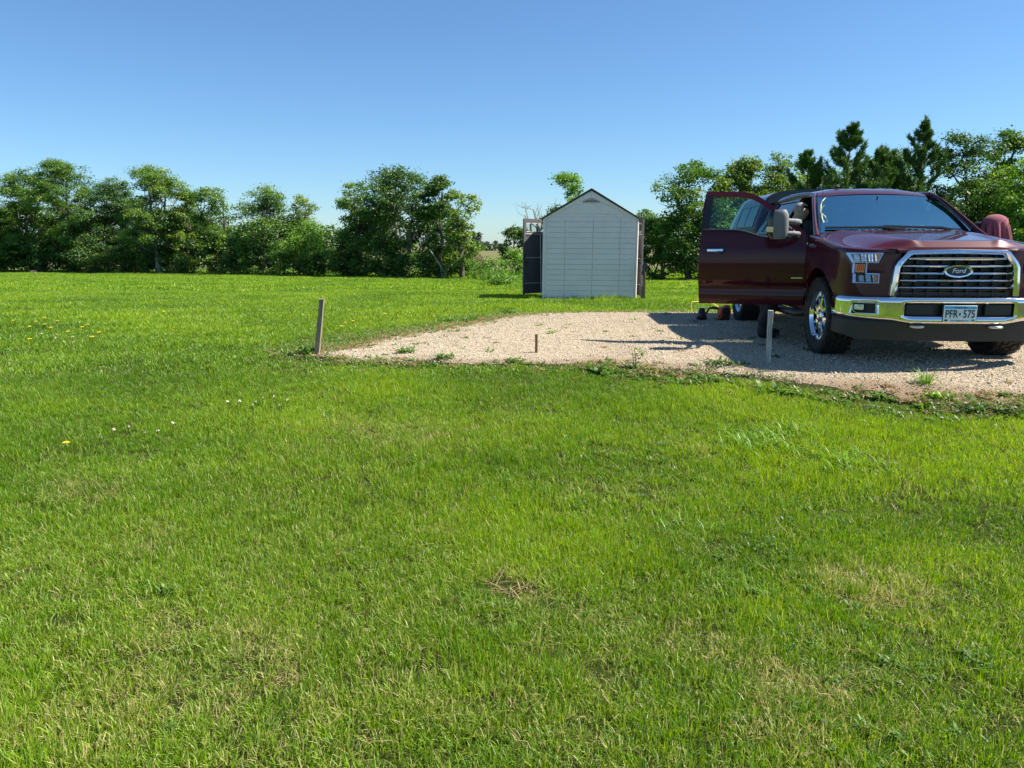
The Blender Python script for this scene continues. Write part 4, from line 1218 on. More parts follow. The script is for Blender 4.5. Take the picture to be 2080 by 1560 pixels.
# cloth over the far mirror
mb = MB()
rg = random.Random(5)
ph = [rg.uniform(0, 6.28) for _ in range(4)]
def cloth(a, v):
    rx, ry = 0.138, 0.100
    k = min(1.0, v / 0.28)
    rise = 0.160 * (1 - (1 - math.cos(k * math.pi / 2)) * 0.62)
    x = rx * math.sin(k * math.pi / 2) * math.copysign(abs(math.cos(a)) ** 0.95, math.cos(a))
    y = ry * math.sin(k * math.pi / 2) * math.copysign(abs(math.sin(a)) ** 0.95, math.sin(a))
    z = rise
    if v > 0.28:
        d = (v - 0.28) / 0.72
        hem = 0.34 - 0.17 * max(0, -math.cos(a)) ** 1.5 + 0.02 * math.sin(5 * a)
        z = rise - d * hem
        f = 1 + 0.10 * d + min(1.0, 0.25 + 1.5 * d) * (0.62 * (abs(math.sin(5.0 * a + ph[0] + 0.5 * math.sin(2 * a))) - 0.6) + 0.10 * math.sin(17 * a + ph[1]))
        x *= f; y *= f
        x += 0.03 * d
    return (x, y, z)
mb.grid(cloth, [2 * math.pi * i / 96 for i in range(96)], [0.001, 0.06, 0.12, 0.18, 0.23, 0.28, 0.34, 0.42, 0.52, 0.64, 0.78, 0.9, 1.0], closed=True)
tow = mb.build('cloth', M['towel'], None, smooth=180, loc=tw(1.105, 0.66, 1.33), rot=(0, 0, -YAW), thick=0.004)
tag(tow, 'rose-coloured cloth draped in folds over the far side mirror of the truck', 'cloth')

# person leaning into the cab
def skin_obj(name, verts, edges, rad, mat, parent=None, loc=(0, 0, 0), rz=0, sub=2):
    me = bpy.data.meshes.new(name)
    me.from_pydata(verts, edges, [])
    me.materials.append(mat)
    o = link(name, me, parent, loc, (0, 0, rz))
    sk = o.modifiers.new('skin', 'SKIN'); sk.use_smooth_shade = True
    lay = me.skin_vertices[0].data if me.skin_vertices else None
    if lay is None:
        bm = bmesh.new(); bm.from_mesh(me); bm.verts.layers.skin.verify(); bm.to_mesh(me); bm.free()
        lay = me.skin_vertices[0].data
    for i, r_ in enumerate(rad):
        lay[i].radius = r_ if isinstance(r_, tuple) else (r_, r_)
        lay[i].use_root = (i == 0)
    s_ = o.modifiers.new('smooth', 'SUBSURF'); s_.levels = sub; s_.render_levels = sub
    return o
V = []; E_ = []; RAD = []
def node(p, r_, par=None):
    V.append(p); RAD.append(r_)
    if par is not None: E_.append((par, len(V) - 1))
    return len(V) - 1
pel = node((0, 0, 0.91), (0.13, 0.15))
sp1 = node((0.07, 0, 1.06), (0.115, 0.145), pel); ch = node((0.19, 0, 1.25), (0.12, 0.165), sp1); nb = node((0.27, 0, 1.385), (0.075, 0.085), ch)
nk = node((0.315, 0, 1.445), 0.056, nb); hd = node((0.37, 0, 1.535), (0.082, 0.074), nk); ht = node((0.385, 0, 1.605), (0.070, 0.062), hd)
chin = node((0.435, 0, 1.487), (0.042, 0.04), hd); nose = node((0.462, 0, 1.545), 0.014, hd)
for s_ in (-1, 1):
    node((0.372, s_ * 0.082, 1.54), 0.016, hd)
    hip = node((0, s_ * 0.09, 0.85), 0.095, pel); kn = node((0.055 - 0.02 * s_, s_ * 0.105, 0.48), 0.062, hip); an = node((-0.02 + 0.05 * s_, s_ * 0.11, 0.10), 0.042, kn); node((0.14 + 0.05 * s_, s_ * 0.12, 0.045), (0.04, 0.045), an)
    sh = node((0.20, s_ * 0.19, 1.325), 0.066, ch); el = node((0.38, s_ * 0.235, 1.12), 0.046, sh); wr = node((0.59, s_ * 0.17, 1.04), 0.030, el)
    pa = node((0.655, s_ * 0.155, 1.025), (0.018, 0.036), wr)
    for k in range(4):
        q = node((0.695 + 0.008 * (k in (1, 2)), s_ * (0.125 + 0.02 * k), 1.02), 0.009, pa); node((0.73 + 0.01 * (k in (1, 2)), s_ * (0.123 + 0.02 * k), 1.0), 0.008, q)
    q = node((0.635, s_ * 0.112, 1.015), 0.010, pa); node((0.67, s_ * 0.098, 1.0), 0.009, q)
PL = tw(-1.16, 1.44, 0.0); PL.z = float(ground_z(PL.x, PL.y)) + 0.016
person = skin_obj('person', V, E_, RAD, M['skin'], None, PL, -YAW)
tag(person, 'person in bright green shirt and dark trousers leaning into the truck behind its open door', 'person')
# clothes
v2 = [(0, 0, 0.95), (0, 0.09, 0.86), (0.035, 0.105, 0.48), (0.03, 0.11, 0.13), (0, -0.09, 0.86), (0.075, -0.105, 0.48), (-0.07, -0.11, 0.13)]
skin_obj('trousers', v2, [(0, 1), (1, 2), (2, 3), (0, 4), (4, 5), (5, 6)], [(0.15, 0.165), 0.112, 0.084, 0.072, 0.112, 0.084, 0.072], M['pants'], person)
v3 = [(0.19, 0, 1.25), (0.07, 0, 1.06), (0.01, 0, 0.93), (0.265, 0, 1.375), (0.20, 0.20, 1.33), (0.33, 0.235, 1.19), (0.20, -0.20, 1.33), (0.33, -0.235, 1.19)]
skin_obj('shirt', v3, [(0, 1), (1, 2), (0, 3), (0, 4), (4, 5), (0, 6), (6, 7)], [(0.14, 0.185), (0.138, 0.168), (0.15, 0.17), (0.09, 0.10), 0.084, 0.07, 0.084, 0.07], M['shirt'], person)
for s_ in (-1, 1):
    ax = -0.02 + 0.05 * s_
    b = skin_obj('boot', [(ax, s_ * 0.11, 0.055), (ax, s_ * 0.11, 0.20), (ax + 0.09, s_ * 0.115, 0.052), (ax + 0.20, s_ * 0.12, 0.045), (ax - 0.045, s_ * 0.11, 0.05)], [(0, 1), (0, 2), (2, 3), (0, 4)], [(0.058, 0.055), 0.062, (0.056, 0.05), (0.048, 0.042), (0.05, 0.05)], M['boot'], person)
mb = MB()
mb.grid(lambda a, e: (0.362 + 0.088 * math.cos(e) * math.cos(a), 0.080 * math.cos(e) * math.sin(a), 1.575 + 0.088 * math.sin(e)), fr(0.5 * math.pi, 1.5 * math.pi, 15), fr(-0.7, 1.5, 9))
mb.grid(lambda a, e: (0.362 + 0.088 * math.cos(e) * math.cos(a), 0.080 * math.cos(e) * math.sin(a), 1.575 + 0.088 * math.sin(e)), fr(-0.5 * math.pi, 0.5 * math.pi, 15), fr(0.55, 1.5, 5))
mb.build('hair', M['hair'], person, smooth=180, thick=0.006)

# garden tool by the rear wheel
tp_ = Vector((3.30, 12.05, 0)); tp_.z = float(ground_z(tp_.x, tp_.y)) + 0.016
gt = empty('garden_trimmer', tp_)
tag(gt, 'orange and black engine-powered garden trimmer lying on gravel beneath the open truck door', 'trimmer')
mb = MB(); mb.box((0, 0, 0.135), (0.17, 0.20, 0.13)); mb.box((0.03, -0.02, 0.205), (0.10, 0.12, 0.05)); mb.build('engine_cover', M['orange'], gt, bevel=0.025, seg=3)
mb = MB(); mb.lathe([(-0.12, 0.01), (-0.12, 0.06), (-0.10, 0.066), (-0.095, 0.03)], 18, 'y', (0.0, -0.005, 0.14)); mb.build('starter_cover', M['black'], gt, smooth=40)
mb = MB(); mb.box((0.005, 0.0, 0.045), (0.14, 0.16, 0.075)); mb.build('fuel_tank', M['black'], gt, bevel=0.02, seg=3)
mb = MB(); mb.lathe([(-0.03, 0.001), (-0.03, 0.032), (0.0, 0.034), (0.012, 0.028), (0.012, 0.001)], 12, 'y', (-0.085, -0.06, 0.06)); mb.build('fuel_cap', M['orange'], gt, smooth=40)
mb = MB(); mb.tube([(-0.07, 0.05, 0.17), (-0.16, 0.06, 0.19), (-0.22, 0.06, 0.17), (-0.25, 0.06, 0.11), (-0.30, 0.05, 0.08)], [0.02, 0.017, 0.015, 0.015, 0.014], 8); mb.build('handle', M['black'], gt, smooth=60)
mb = MB(); mb.tube([(0.0, 0.10, 0.16), (-0.05, 0.6, 0.13), (-0.12, 1.3, 0.08)], 0.013, 8); mb.build('shaft', M['satin'], gt, smooth=60)
mb = MB()
mb.grid(lambda a, v: (-0.34 + (0.085 - 0.045 * v) * math.cos(a), 0.02 + (0.085 - 0.045 * v) * math.sin(a), 0.01 + v * 0.17), fr(0, 2 * math.pi, 17), [0, 0.5, 1])
mb.build('guard', M['black'], gt, smooth=60, thick=0.006)

# yellow hose running behind the truck
hp = [(3.62, 13.2), (3.55, 13.6)]
pts = []
for (x, y, dz) in ((3.20, 13.75, 0.0), (3.185, 13.76, 0.10), (3.19, 13.78, 0.185), (3.26, 13.80, 0.20), (3.42, 13.85, 0.205), (3.60, 13.9, 0.17), (3.85, 13.95, 0.06), (4.3, 13.9, 0.02), (5.5, 13.6, 0.02), (7.0, 12.9, 0.02), (8.2, 12.3, 0.02), (9.4, 12.1, 0.02), (10.6, 12.5, 0.02)):
    pts.append((x, y, float(ground_z(x, y)) + dz + 0.016))
def smooth_path(pts, k=4):
    P = [Vector(p) for p in pts]; out = []
    for i in range(len(P) - 1):
        a, b, c, d = P[max(i - 1, 0)], P[i], P[i + 1], P[min(i + 2, len(P) - 1)]
        for j in range(k):
            t = j / k
            out.append(0.5 * ((2 * b) + (c - a) * t + (2 * a - 5 * b + 4 * c - d) * t * t + (3 * b - a - 3 * c + d) * t ** 3))
    return out + [P[-1]]
mb = MB(); mb.tube(smooth_path(pts), 0.008, 8)
tag(mb.build('hose', M['yellow'], None, smooth=60), 'stiff yellow hose looping up from the grass behind the truck door', 'hose')

# ------------------------------------------------------------------ stakes
def stake(name, label, base_px, top_px, w, d, mat, depth=0.0, chip=0.0):
    b = at_ground(*base_px)
    dr = ray_dir(*top_px); t = (b.y + depth) / dr.y
    top = Vector((0, 0, CAM_Z)) + dr * t
    v = top - b; v.y = depth
    mb = MB(); rows = 9
    rg = random.Random(base_px[0])
    for_ = []
    def pt(k, j):
        s_ = j / (rows - 1)
        c = Vector((0, 0, -0.12)) * (1 - s_) + v * s_
        wj = w * (1 + 0.05 * math.sin(5 * s_ + base_px[0])); dj = d * (1 + 0.04 * math.cos(4 * s_))
        ox, oy = ((-1, -1), (1, -1), (1, 1), (-1, 1))[k]
        q = c + Vector((ox * wj / 2, oy * dj / 2, 0))
        if j == rows - 1: q.z += chip * ox + rg.uniform(-0.004, 0.004)
        return q + Vector((rg.uniform(-0.0015, 0.0015), rg.uniform(-0.0015, 0.0015), 0))
    Pn = [pt(k, j) for j in range(rows) for k in range(4)]
    fs = [(j * 4 + k, j * 4 + (k + 1) % 4, j * 4 + 4 + (k + 1) % 4, j * 4 + 4 + k) for j in range(rows - 1) for k in range(4)]
    fs += [(3, 2, 1, 0), tuple((rows - 1) * 4 + k for k in range(4))]
    mb.add(Pn, fs)
    o = mb.build(name, mat, None, bevel=0.004, loc=b)
    tag(o, label, 'stake', 'survey stakes round the gravel')
stake('wooden_stake', 'tall weathered brown wooden stake leaning at the left corner of the gravel', (641, 722), (654, 607), 0.055, 0.05, M['wood_old'], chip=0.003)
stake('wooden_stake', 'short brown wooden stake standing alone in the middle of the gravel', (1089.5, 719), (1089.5, 678), 0.032, 0.03, M['wood_brown'])
stake('wooden_stake', 'pale grey wooden stake standing in front of the truck door', (1560, 740), (1565.5, 630), 0.050, 0.030, M['wood_grey'])

# ------------------------------------------------------------------ shed
bl, br_ = at_ground(1102, 609), at_ground(1292, 610.5)
W = (br_ - bl).length * 1.0
sc_ = W / 2.1
shed_c = (bl + br_) / 2
shed = empty('storage_shed', (shed_c.x, shed_c.y, shed_c.z - 0.01), 0)
shed.rotation_euler = (0, R(0.35), R(-3.5))
tag(shed, 'pale grey plastic storage shed with dark pitched roof and both doors open', 'shed')
HE, HA, DEP = 0.860 * W, 1.150 * W, 2.25
mb = MB()
wall_out = [(-W / 2, 0), (W / 2, 0), (W / 2, HE), (0, HA), (-W / 2, HE)]
mb.prism(wall_out, lambda x, z: (x, 0.05, z), lambda x, z: (x, 0.0, z))
back = mb.build('gable_wall', M['siding'], shed)
for sg in (-1, 1):
    mb = MB(); mb.box((sg * (W / 2 - 0.022), 0.05 + DEP / 2, HE / 2), (0.044, DEP - 0.002, HE)); mb.build('side_wall', M['siding'], shed)
    mb = MB()
    mb.lathe([(0.0, 0.028), (HE - 0.02, 0.028)], 12, 'z', (sg * (W / 2 - 0.018), 0.008, 0)); mb.build('corner_trim', M['shed_trim'], shed, smooth=60)
cols = [-0.462, -0.268, 0.026, 0.312, 0.474]
rows = [0.006, 0.105] + [0.105 + 0.0556 * k for k in range(1, 14)] + [0.866]
brg = random.Random(11)
for j in range(len(rows) - 1):
    for i in range(4):
        x0, x1 = cols[i] * W + 0.006, cols[i + 1] * W - 0.006
        z0, z1 = rows[j] * W + 0.005, rows[j + 1] * W - 0.005
        mb = MB()
        dz = brg.uniform(-0.001, 0.0015)
        # lap: the lower edge stands a little further out
        vs = [(x0, 0.0, z0), (x1, 0.0, z0), (x1, 0.0, z1), (x0, 0.0, z1), (x0, -0.022 + dz, z0), (x1, -0.022 + dz, z0), (x1, -0.019 + dz, z1), (x0, -0.019 + dz, z1)]
        mb.add(vs, [(0, 1, 2, 3), (7, 6, 5, 4), (0, 4, 5, 1), (1, 5, 6, 2), (2, 6, 7, 3), (3, 7, 4, 0)])
        mb.build('siding_board', M['siding'], back, bevel=0.0025)
# gable panels and vent
def gz_(x): return HE + (HA - HE) * (1 - abs(x) / (W / 2))
mb = MB(); mb.prism([(-0.455 * W, 0.885 * W), (0.455 * W, 0.885 * W), (0.37 * W, 0.900 * W), (-0.37 * W, 0.900 * W)], lambda x, z: (x, 0.0, z), lambda x, z: (x, -0.010, z)); mb.build('gable_panel', M['shed_trim'], back, bevel=0.002)
mb = MB(); mb.prism([(-0.345 * W, 0.910 * W), (0.345 * W, 0.910 * W), (0.17 * W, 1.002 * W), (0.06 * W, 1.010 * W), (-0.06 * W, 1.010 * W), (-0.17 * W, 1.002 * W)], lambda x, z: (x, 0.0, z), lambda x, z: (x, -0.012, z)); mb.build('gable_panel', M['siding'], back, bevel=0.003)
for sg in (-1, 1):
    mb = MB(); mb.prism([(sg * 0.495 * W, HE + 0.003 * W), (sg * 0.41 * W, 0.905 * W), (sg * 0.0015 * W, 1.080 * W), (sg * 0.0015 * W, 1.145 * W)], lambda x, z: (x, 0.0, z), lambda x, z: (x, -0.018, z)); mb.build('gable_trim', M['shed_trim'], back, bevel=0.004)
for k, (z, w) in enumerate(((1.030, 0.090), (1.045, 0.064), (1.058, 0.038))):
    mb = MB(); mb.prism([(-w * W, z * W), (w * W, z * W), (w * W * 0.86, (z + 0.0085) * W), (-w * W * 0.86, (z + 0.0085) * W)], lambda x, q: (x, 0.0, q), lambda x, q: (x, -0.021 + 0.0, q)); mb.build('vent_slot', M['black'], back)
    mb = MB(); mb.prism([(-w * W * 0.97, (z + 0.009) * W), (w * W * 0.97, (z + 0.009) * W), (w * W * 0.8, (z + 0.0145) * W), (-w * W * 0.8, (z + 0.0145) * W)], lambda x, q: (x, 0.0, q), lambda x, q: (x, -0.030, q)); mb.build('vent_louver', M['shed_trim'], back)
sl = (HA - HE) / (W / 2)
for sg in (-1, 1):
    mb = MB()
    L = W / 2 + 0.055
    def rp(x, y, up): return (sg * x, y, HA + 0.012 - sl * x + up)
    vs = [rp(0, -0.06, 0), rp(L, -0.06, 0), rp(L, DEP + 0.14, 0), rp(0, DEP + 0.14, 0), rp(0, -0.06, 0.045), rp(L, -0.06, 0.03), rp(L, DEP + 0.14, 0.03), rp(0, DEP + 0.14, 0.045)]
    mb.add(vs, [(0, 1, 2, 3), (7, 6, 5, 4), (0, 4, 5, 1), (1, 5, 6, 2), (2, 6, 7, 3), (3, 7, 4, 0)])
    rf = mb.build('roof', M['shed_roof'], shed, bevel=0.008)
mb = MB(); mb.box((0, DEP / 2, -0.03), (W - 0.02, DEP, 0.08)); mb.build('floor', M['black'], shed)
# front frame round the door opening (far side)
for sg in (-1, 1):
    mb = MB(); mb.box((sg * (W / 2 - 0.07), DEP + 0.07, HE / 2), (0.14, 0.05, HE)); mb.build('door_jamb', M['siding'], shed)
# doors
def shed_door(sg, ang, width):
    mb = MB(); H = 1.83 * sc_ * 0.985
    z0 = 0.06
    def bx(u0, u1, a, b, t0=-0.022, t1=0.022):
        mb.box((sg * (u0 + u1) / 2, (t0 + t1) / 2, z0 + (a + b) / 2 * H), (u1 - u0, t1 - t0, (b - a) * H))
    wd = width
    # frame rails and stiles around two windows
    bx(0, 0.10 * wd, 0, 1); bx(0.90 * wd, wd, 0, 1)
    bx(0.10 * wd, 0.90 * wd, 0.945, 1); bx(0.10 * wd, 0.90 * wd, 0.775, 0.825); bx(0.10 * wd, 0.90 * wd, 0.40, 0.46); bx(0.10 * wd, 0.90 * wd, 0.0, 0.06)
    bx(0.37 * wd, 0.42 * wd, 0.825, 0.945); bx(0.66 * wd, 0.71 * wd, 0.825, 0.945)
    d = mb.build('door', M['shed_door'], shed, bevel=0.004, loc=(sg * (W / 2 - 0.03), DEP + 0.10, 0), rot=(0, 0, -sg * ang))
    for (a, b) in ((0.06, 0.40), (0.46, 0.775)):
        mb2 = MB(); mb2.box((sg * wd / 2, 0, z0 + (a + b) / 2 * H), (0.80 * wd, 0.016, (b - a) * H)); mb2.build('panel', M['shed_door'], d)
    for (u0, u1) in ((0.10, 0.37), (0.42, 0.66), (0.71, 0.90)):
        mb2 = MB(); mb2.box((sg * wd * (u0 + u1) / 2, 0, z0 + 0.885 * H), ((u1 - u0) * wd, 0.006, 0.12 * H)); mb2.build('pane', M['shed_glass'], d)
        mb2 = MB(); 
        for zz in (0.829, 0.941): mb2.box((sg * wd * (u0 + u1) / 2, -0.026, z0 + zz * H), ((u1 - u0) * wd, 0.008, 0.012))
        mb2.build('pane_trim', M['white_metal'], d)
    mb2 = MB()
    for zz in (0.80, 0.485, 0.14): mb2.box((sg * wd * 0.52, -0.030, z0 + zz * H), (wd * 0.86, 0.008, 0.014))
    mb2.tube([(sg * wd * 0.30, -0.04, z0 + 0.80 * H), (sg * wd * 0.24, -0.045, -0.02)], 0.013, 8)
    mb2.build('brace', M['white_metal'], d)
    mb2 = MB(); mb2.box((sg * wd * 0.93, -0.035, z0 + 0.42 * H), (0.10, 0.03, 0.03)); mb2.box((sg * wd * 0.96, -0.03, z0 + 0.50 * H), (0.03, 0.02, 0.10)); mb2.build('latch', M['black'], d)
    mb2 = MB(); mb2.box((sg * wd * 0.96, 0, 0.015), (0.03, 0.03, 0.11)); mb2.build('door_foot', M['black'], d)
    return d
shed_door(-1, R(48), 0.80 * sc_)
shed_door(1, R(70), 0.80 * sc_)
# wooden post with black plastic beside the shed
pb = at_ground(1307, 611)
post = empty('wooden_post', pb)
tag(post, 'brown wooden post topped with black plastic beside the right edge of the shed', 'post')
mb = MB(); mb.box((0, 0, 0.33), (0.075, 0.075, 0.78)); mb.build('timber', M['wood_brown'], post, bevel=0.006)
mb = MB(); mb.box((-0.055, 0.02, 0.16), (0.03, 0.05, 0.42)); mb.build('side_slat', M['wood_old'], post, bevel=0.004)
mb = MB(); rg = random.Random(4)
mb.grid(lambda a, v: ((0.052 + 0.022 * math.sin(3 * a + 4 * v) + 0.012 * math.sin(7 * a)) * math.cos(a) * (1 - 0.55 * max(0, v - 0.6) / 0.4), (0.052 + 0.02 * math.cos(4 * a + 3 * v)) * math.sin(a) * (1 - 0.55 * max(0, v - 0.6) / 0.4), 0.66 + 0.32 * v + 0.015 * math.sin(5 * a)), fr(0, 2 * math.pi, 25), fr(0, 1, 8))
mb.build('plastic_wrap', M['gloss_black'], post, smooth=50)
# ------------------------------------------------------------------ vegetation helpers
def quads_mesh(name, Vq, mat, lv=None, extra=None):
    n = len(Vq) // 4
    me = bpy.data.meshes.new(name)
    me.vertices.add(n * 4); me.vertices.foreach_set('co', np.asarray(Vq, np.float32).ravel())
    me.loops.add(n * 4); me.loops.foreach_set('vertex_index', np.arange(n * 4, dtype=np.int32))
    me.polygons.add(n); me.polygons.foreach_set('loop_start', np.arange(0, n * 4, 4, dtype=np.int32))
    me.polygons.foreach_set('loop_total', np.full(n, 4, np.int32))
    if lv is not None:
        a = me.attributes.new('lv', 'FLOAT', 'POINT'); a.data.foreach_set('value', np.repeat(lv, 4).astype(np.float32))
    me.materials.append(mat); me.update(); me.validate()
    return me

def unit(v):
    return v / np.maximum(np.linalg.norm(v, axis=-1, keepdims=True), 1e-9)

def leaf_quads(rs, C, nrm, L, Wd):
    """diamond leaves at C facing nrm"""
    n = len(C)
    r_ = unit(rs.normal(size=(n, 3)))
    a = unit(np.cross(nrm, r_)); b = np.cross(nrm, a)
    L = L[:, None]; Wd = Wd[:, None]
    V = np.empty((n, 4, 3))
    V[:, 0] = C - a * L * 0.5; V[:, 1] = C + b * Wd * 0.5 - a * L * 0.05 + nrm * Wd * 0.12; V[:, 2] = C + a * L * 0.5; V[:, 3] = C - b * Wd * 0.5 - a * L * 0.05 + nrm * Wd * 0.12
    return V.reshape(-1, 3)

def crown_data(rs, W, H, base, dens=260, leaf=0.16, fat=0.6, shape='round', gaps=1.0):
    """lobes -> clumps -> leaves; returns quads, per-leaf tone, lobe centres"""
    nl = int(14 + W * H * 0.55)
    t = rs.beta(1.25, 1.05, nl)
    def env(t):
        if shape == 'round': return np.sin(np.pi * np.clip(0.22 + 0.72 * t, 0, 1)) ** 0.6
        if shape == 'cone': return np.clip(1.0 - 0.80 * t, 0.1, 1) * np.clip(t * 6 + 0.45, 0, 1)
        return np.clip(0.55 + 0.75 * t, 0, 1) * np.sin(np.pi * np.clip(0.35 + 0.61 * t, 0, 1)) ** 0.5     # vase
    ang = rs.uniform(0, 2 * np.pi, nl)
    lr = np.minimum(W, 5.5) * rs.uniform(0.11, 0.20, nl)
    rr = np.maximum(W / 2 * env(t) - lr * 0.55, 0.02) * np.sqrt(rs.uniform(0.05, 1, nl))
    LC = np.stack([rr * np.cos(ang), rr * np.sin(ang), base + (H - base - W * 0.09) * t], 1)
    nc = 9
    cl = np.repeat(np.arange(nl), nc)
    d = unit(rs.normal(size=(nl * nc, 3)) + np.array([0, 0, 0.35]))
    CC = LC[cl] + d * (lr[cl] * rs.uniform(0.55, 1.0, nl * nc))[:, None] * np.array([1.05, 1.05, 0.72])
    cr = lr[cl] * rs.uniform(0.30, 0.55, nl * nc) * fat / 0.6
    n = int(W * H * dens)
    wts = cr ** 2 / np.sum(cr ** 2)
    k = rs.choice(nl * nc, n, p=wts)
    off = rs.normal(size=(n, 3)) * np.array([1, 1, 0.5]) * 0.62
    P = CC[k] + off * cr[k][:, None]
    out = unit(P - LC[cl][k] + np.array([0, 0, 0.12 * W])) 
    nrm = unit(out * 0.6 + rs.normal(size=(n, 3)) * 0.55 + np.array([0, 0, 0.25]))
    L = leaf * rs.uniform(0.7, 1.4, n)
    Q = leaf_quads(rs, P, nrm, L, L * rs.uniform(0.5, 0.8, n))
    ctone = rs.uniform(0.15, 0.75, nl)[cl] + rs.uniform(-0.15, 0.15, nl * nc)
    tone = np.clip(ctone[k] + rs.normal(size=n) * 0.14, 0, 1)
    keep = P[:, 2] > 0.05
    return Q.reshape(-1, 4, 3)[keep].reshape(-1, 3), tone[keep], LC, lr

def limb_path(rs, a, b, sag=0.12, n=6):
    a = np.array(a, float); b = np.array(b, float)
    d = b - a; L = np.linalg.norm(d)
    j = rs.normal(size=(n, 3)) * L * 0.03
    out = []
    for i in range(n):
        t = i / (n - 1)
        p = a + d * t
        p = p + np.array([0, 0, 1]) * (-sag * L * math.sin(math.pi * t)) * (0.6 if d[2] > 0 else 0) + (j[i] if 0 < i < n - 1 else 0)
        out.append(tuple(p))
    return out

def broad_tree(name, label, base, W, H, leaf='leaf_mid', seed=1, base_frac=0.12, dens=560, leaf_len=0.125, shape='round', lean=0.0, group=None, cat='tree', trunks=1, bark='bark', fat=0.6, trunk_r=None):
    rs = np.random.RandomState(seed)
    root = empty(name, base, rs.uniform(0, 6.28) if lean == 0 else 0)
    tag(root, label, cat, group)
    Q, tone, LC, lr = crown_data(rs, W, H, H * base_frac, dens, leaf_len, fat, shape)
    if lean:
        Q[:, 0] += lean * Q[:, 2]; LC[:, 0] += lean * LC[:, 2]
    me = quads_mesh('crown', Q, M[leaf], tone)
    link('crown', me, root)
    mb = MB()
    r0 = trunk_r or 0.020 * H + 0.03
    order = rs.permutation(len(LC))
    for k in range(trunks):
        x0 = (k - (trunks - 1) / 2) * r0 * 3
        topx = lean * H + rs.normal() * 0.06 * H + x0 * 2
        path = [(x0, 0, -0.15)] + [(x0 * (1 - s_) + topx * s_ + rs.normal() * 0.02 * H, rs.normal() * 0.02 * H, H * 0.82 * s_) for s_ in fr(0.12, 1, 7)]
        mb.tube(path, [r0 * 1.25] + [r0 * (1 - 0.85 * s_) for s_ in fr(0, 1, 7)], 7)
        PA = np.array(path)
        for q in order[k::trunks][:22]:
            c = LC[q]
            hz = max(H * 0.10, c[2] - rs.uniform(0.15, 0.35) * H * 0.7)
            sx = np.interp(hz, PA[:, 2], PA[:, 0]); sy = np.interp(hz, PA[:, 2], PA[:, 1])
            rr = r0 * (1 - 0.8 * hz / H) * rs.uniform(0.35, 0.6)
            lp = limb_path(rs, (sx, sy, hz), c)
            mb.tube(lp, [rr * (1 - 0.75 * i / 5) for i in range(6)], 5, cap=False)
            for _ in range(4):
                e = c + unit(rs.normal(size=3)) * lr[q] * 0.95
                mb.tube([lp[4], tuple((np.array(lp[4]) + e) / 2 + rs.normal(size=3) * 0.05), tuple(e)], [rr * 0.35, rr * 0.22, rr * 0.08], 4, cap=False)
    mb.build('trunk', M[bark], root, smooth=60, fix=False)
    return root

def bare_branches(rs, mb, p, d, L, r_, depth):
    q = [tuple(p)]; c = np.array(p, float)
    for i in range(3):
        d = unit(d + rs.normal(size=3) * 0.16); c = c + d * L / 3; q.append(tuple(c))
    mb.tube(q, [r_, r_ * 0.85, r_ * 0.7, r_ * 0.5], 5, cap=False)
    if depth > 0:
        for k in range(rs.randint(2, 4)):
            j = rs.randint(1, 4)
            dd = unit(d + rs.normal(size=3) * 0.55 + np.array([0, 0, 0.1]))
            bare_branches(rs, mb, q[j], dd, L * rs.uniform(0.5, 0.8), r_ * 0.5, depth - 1)

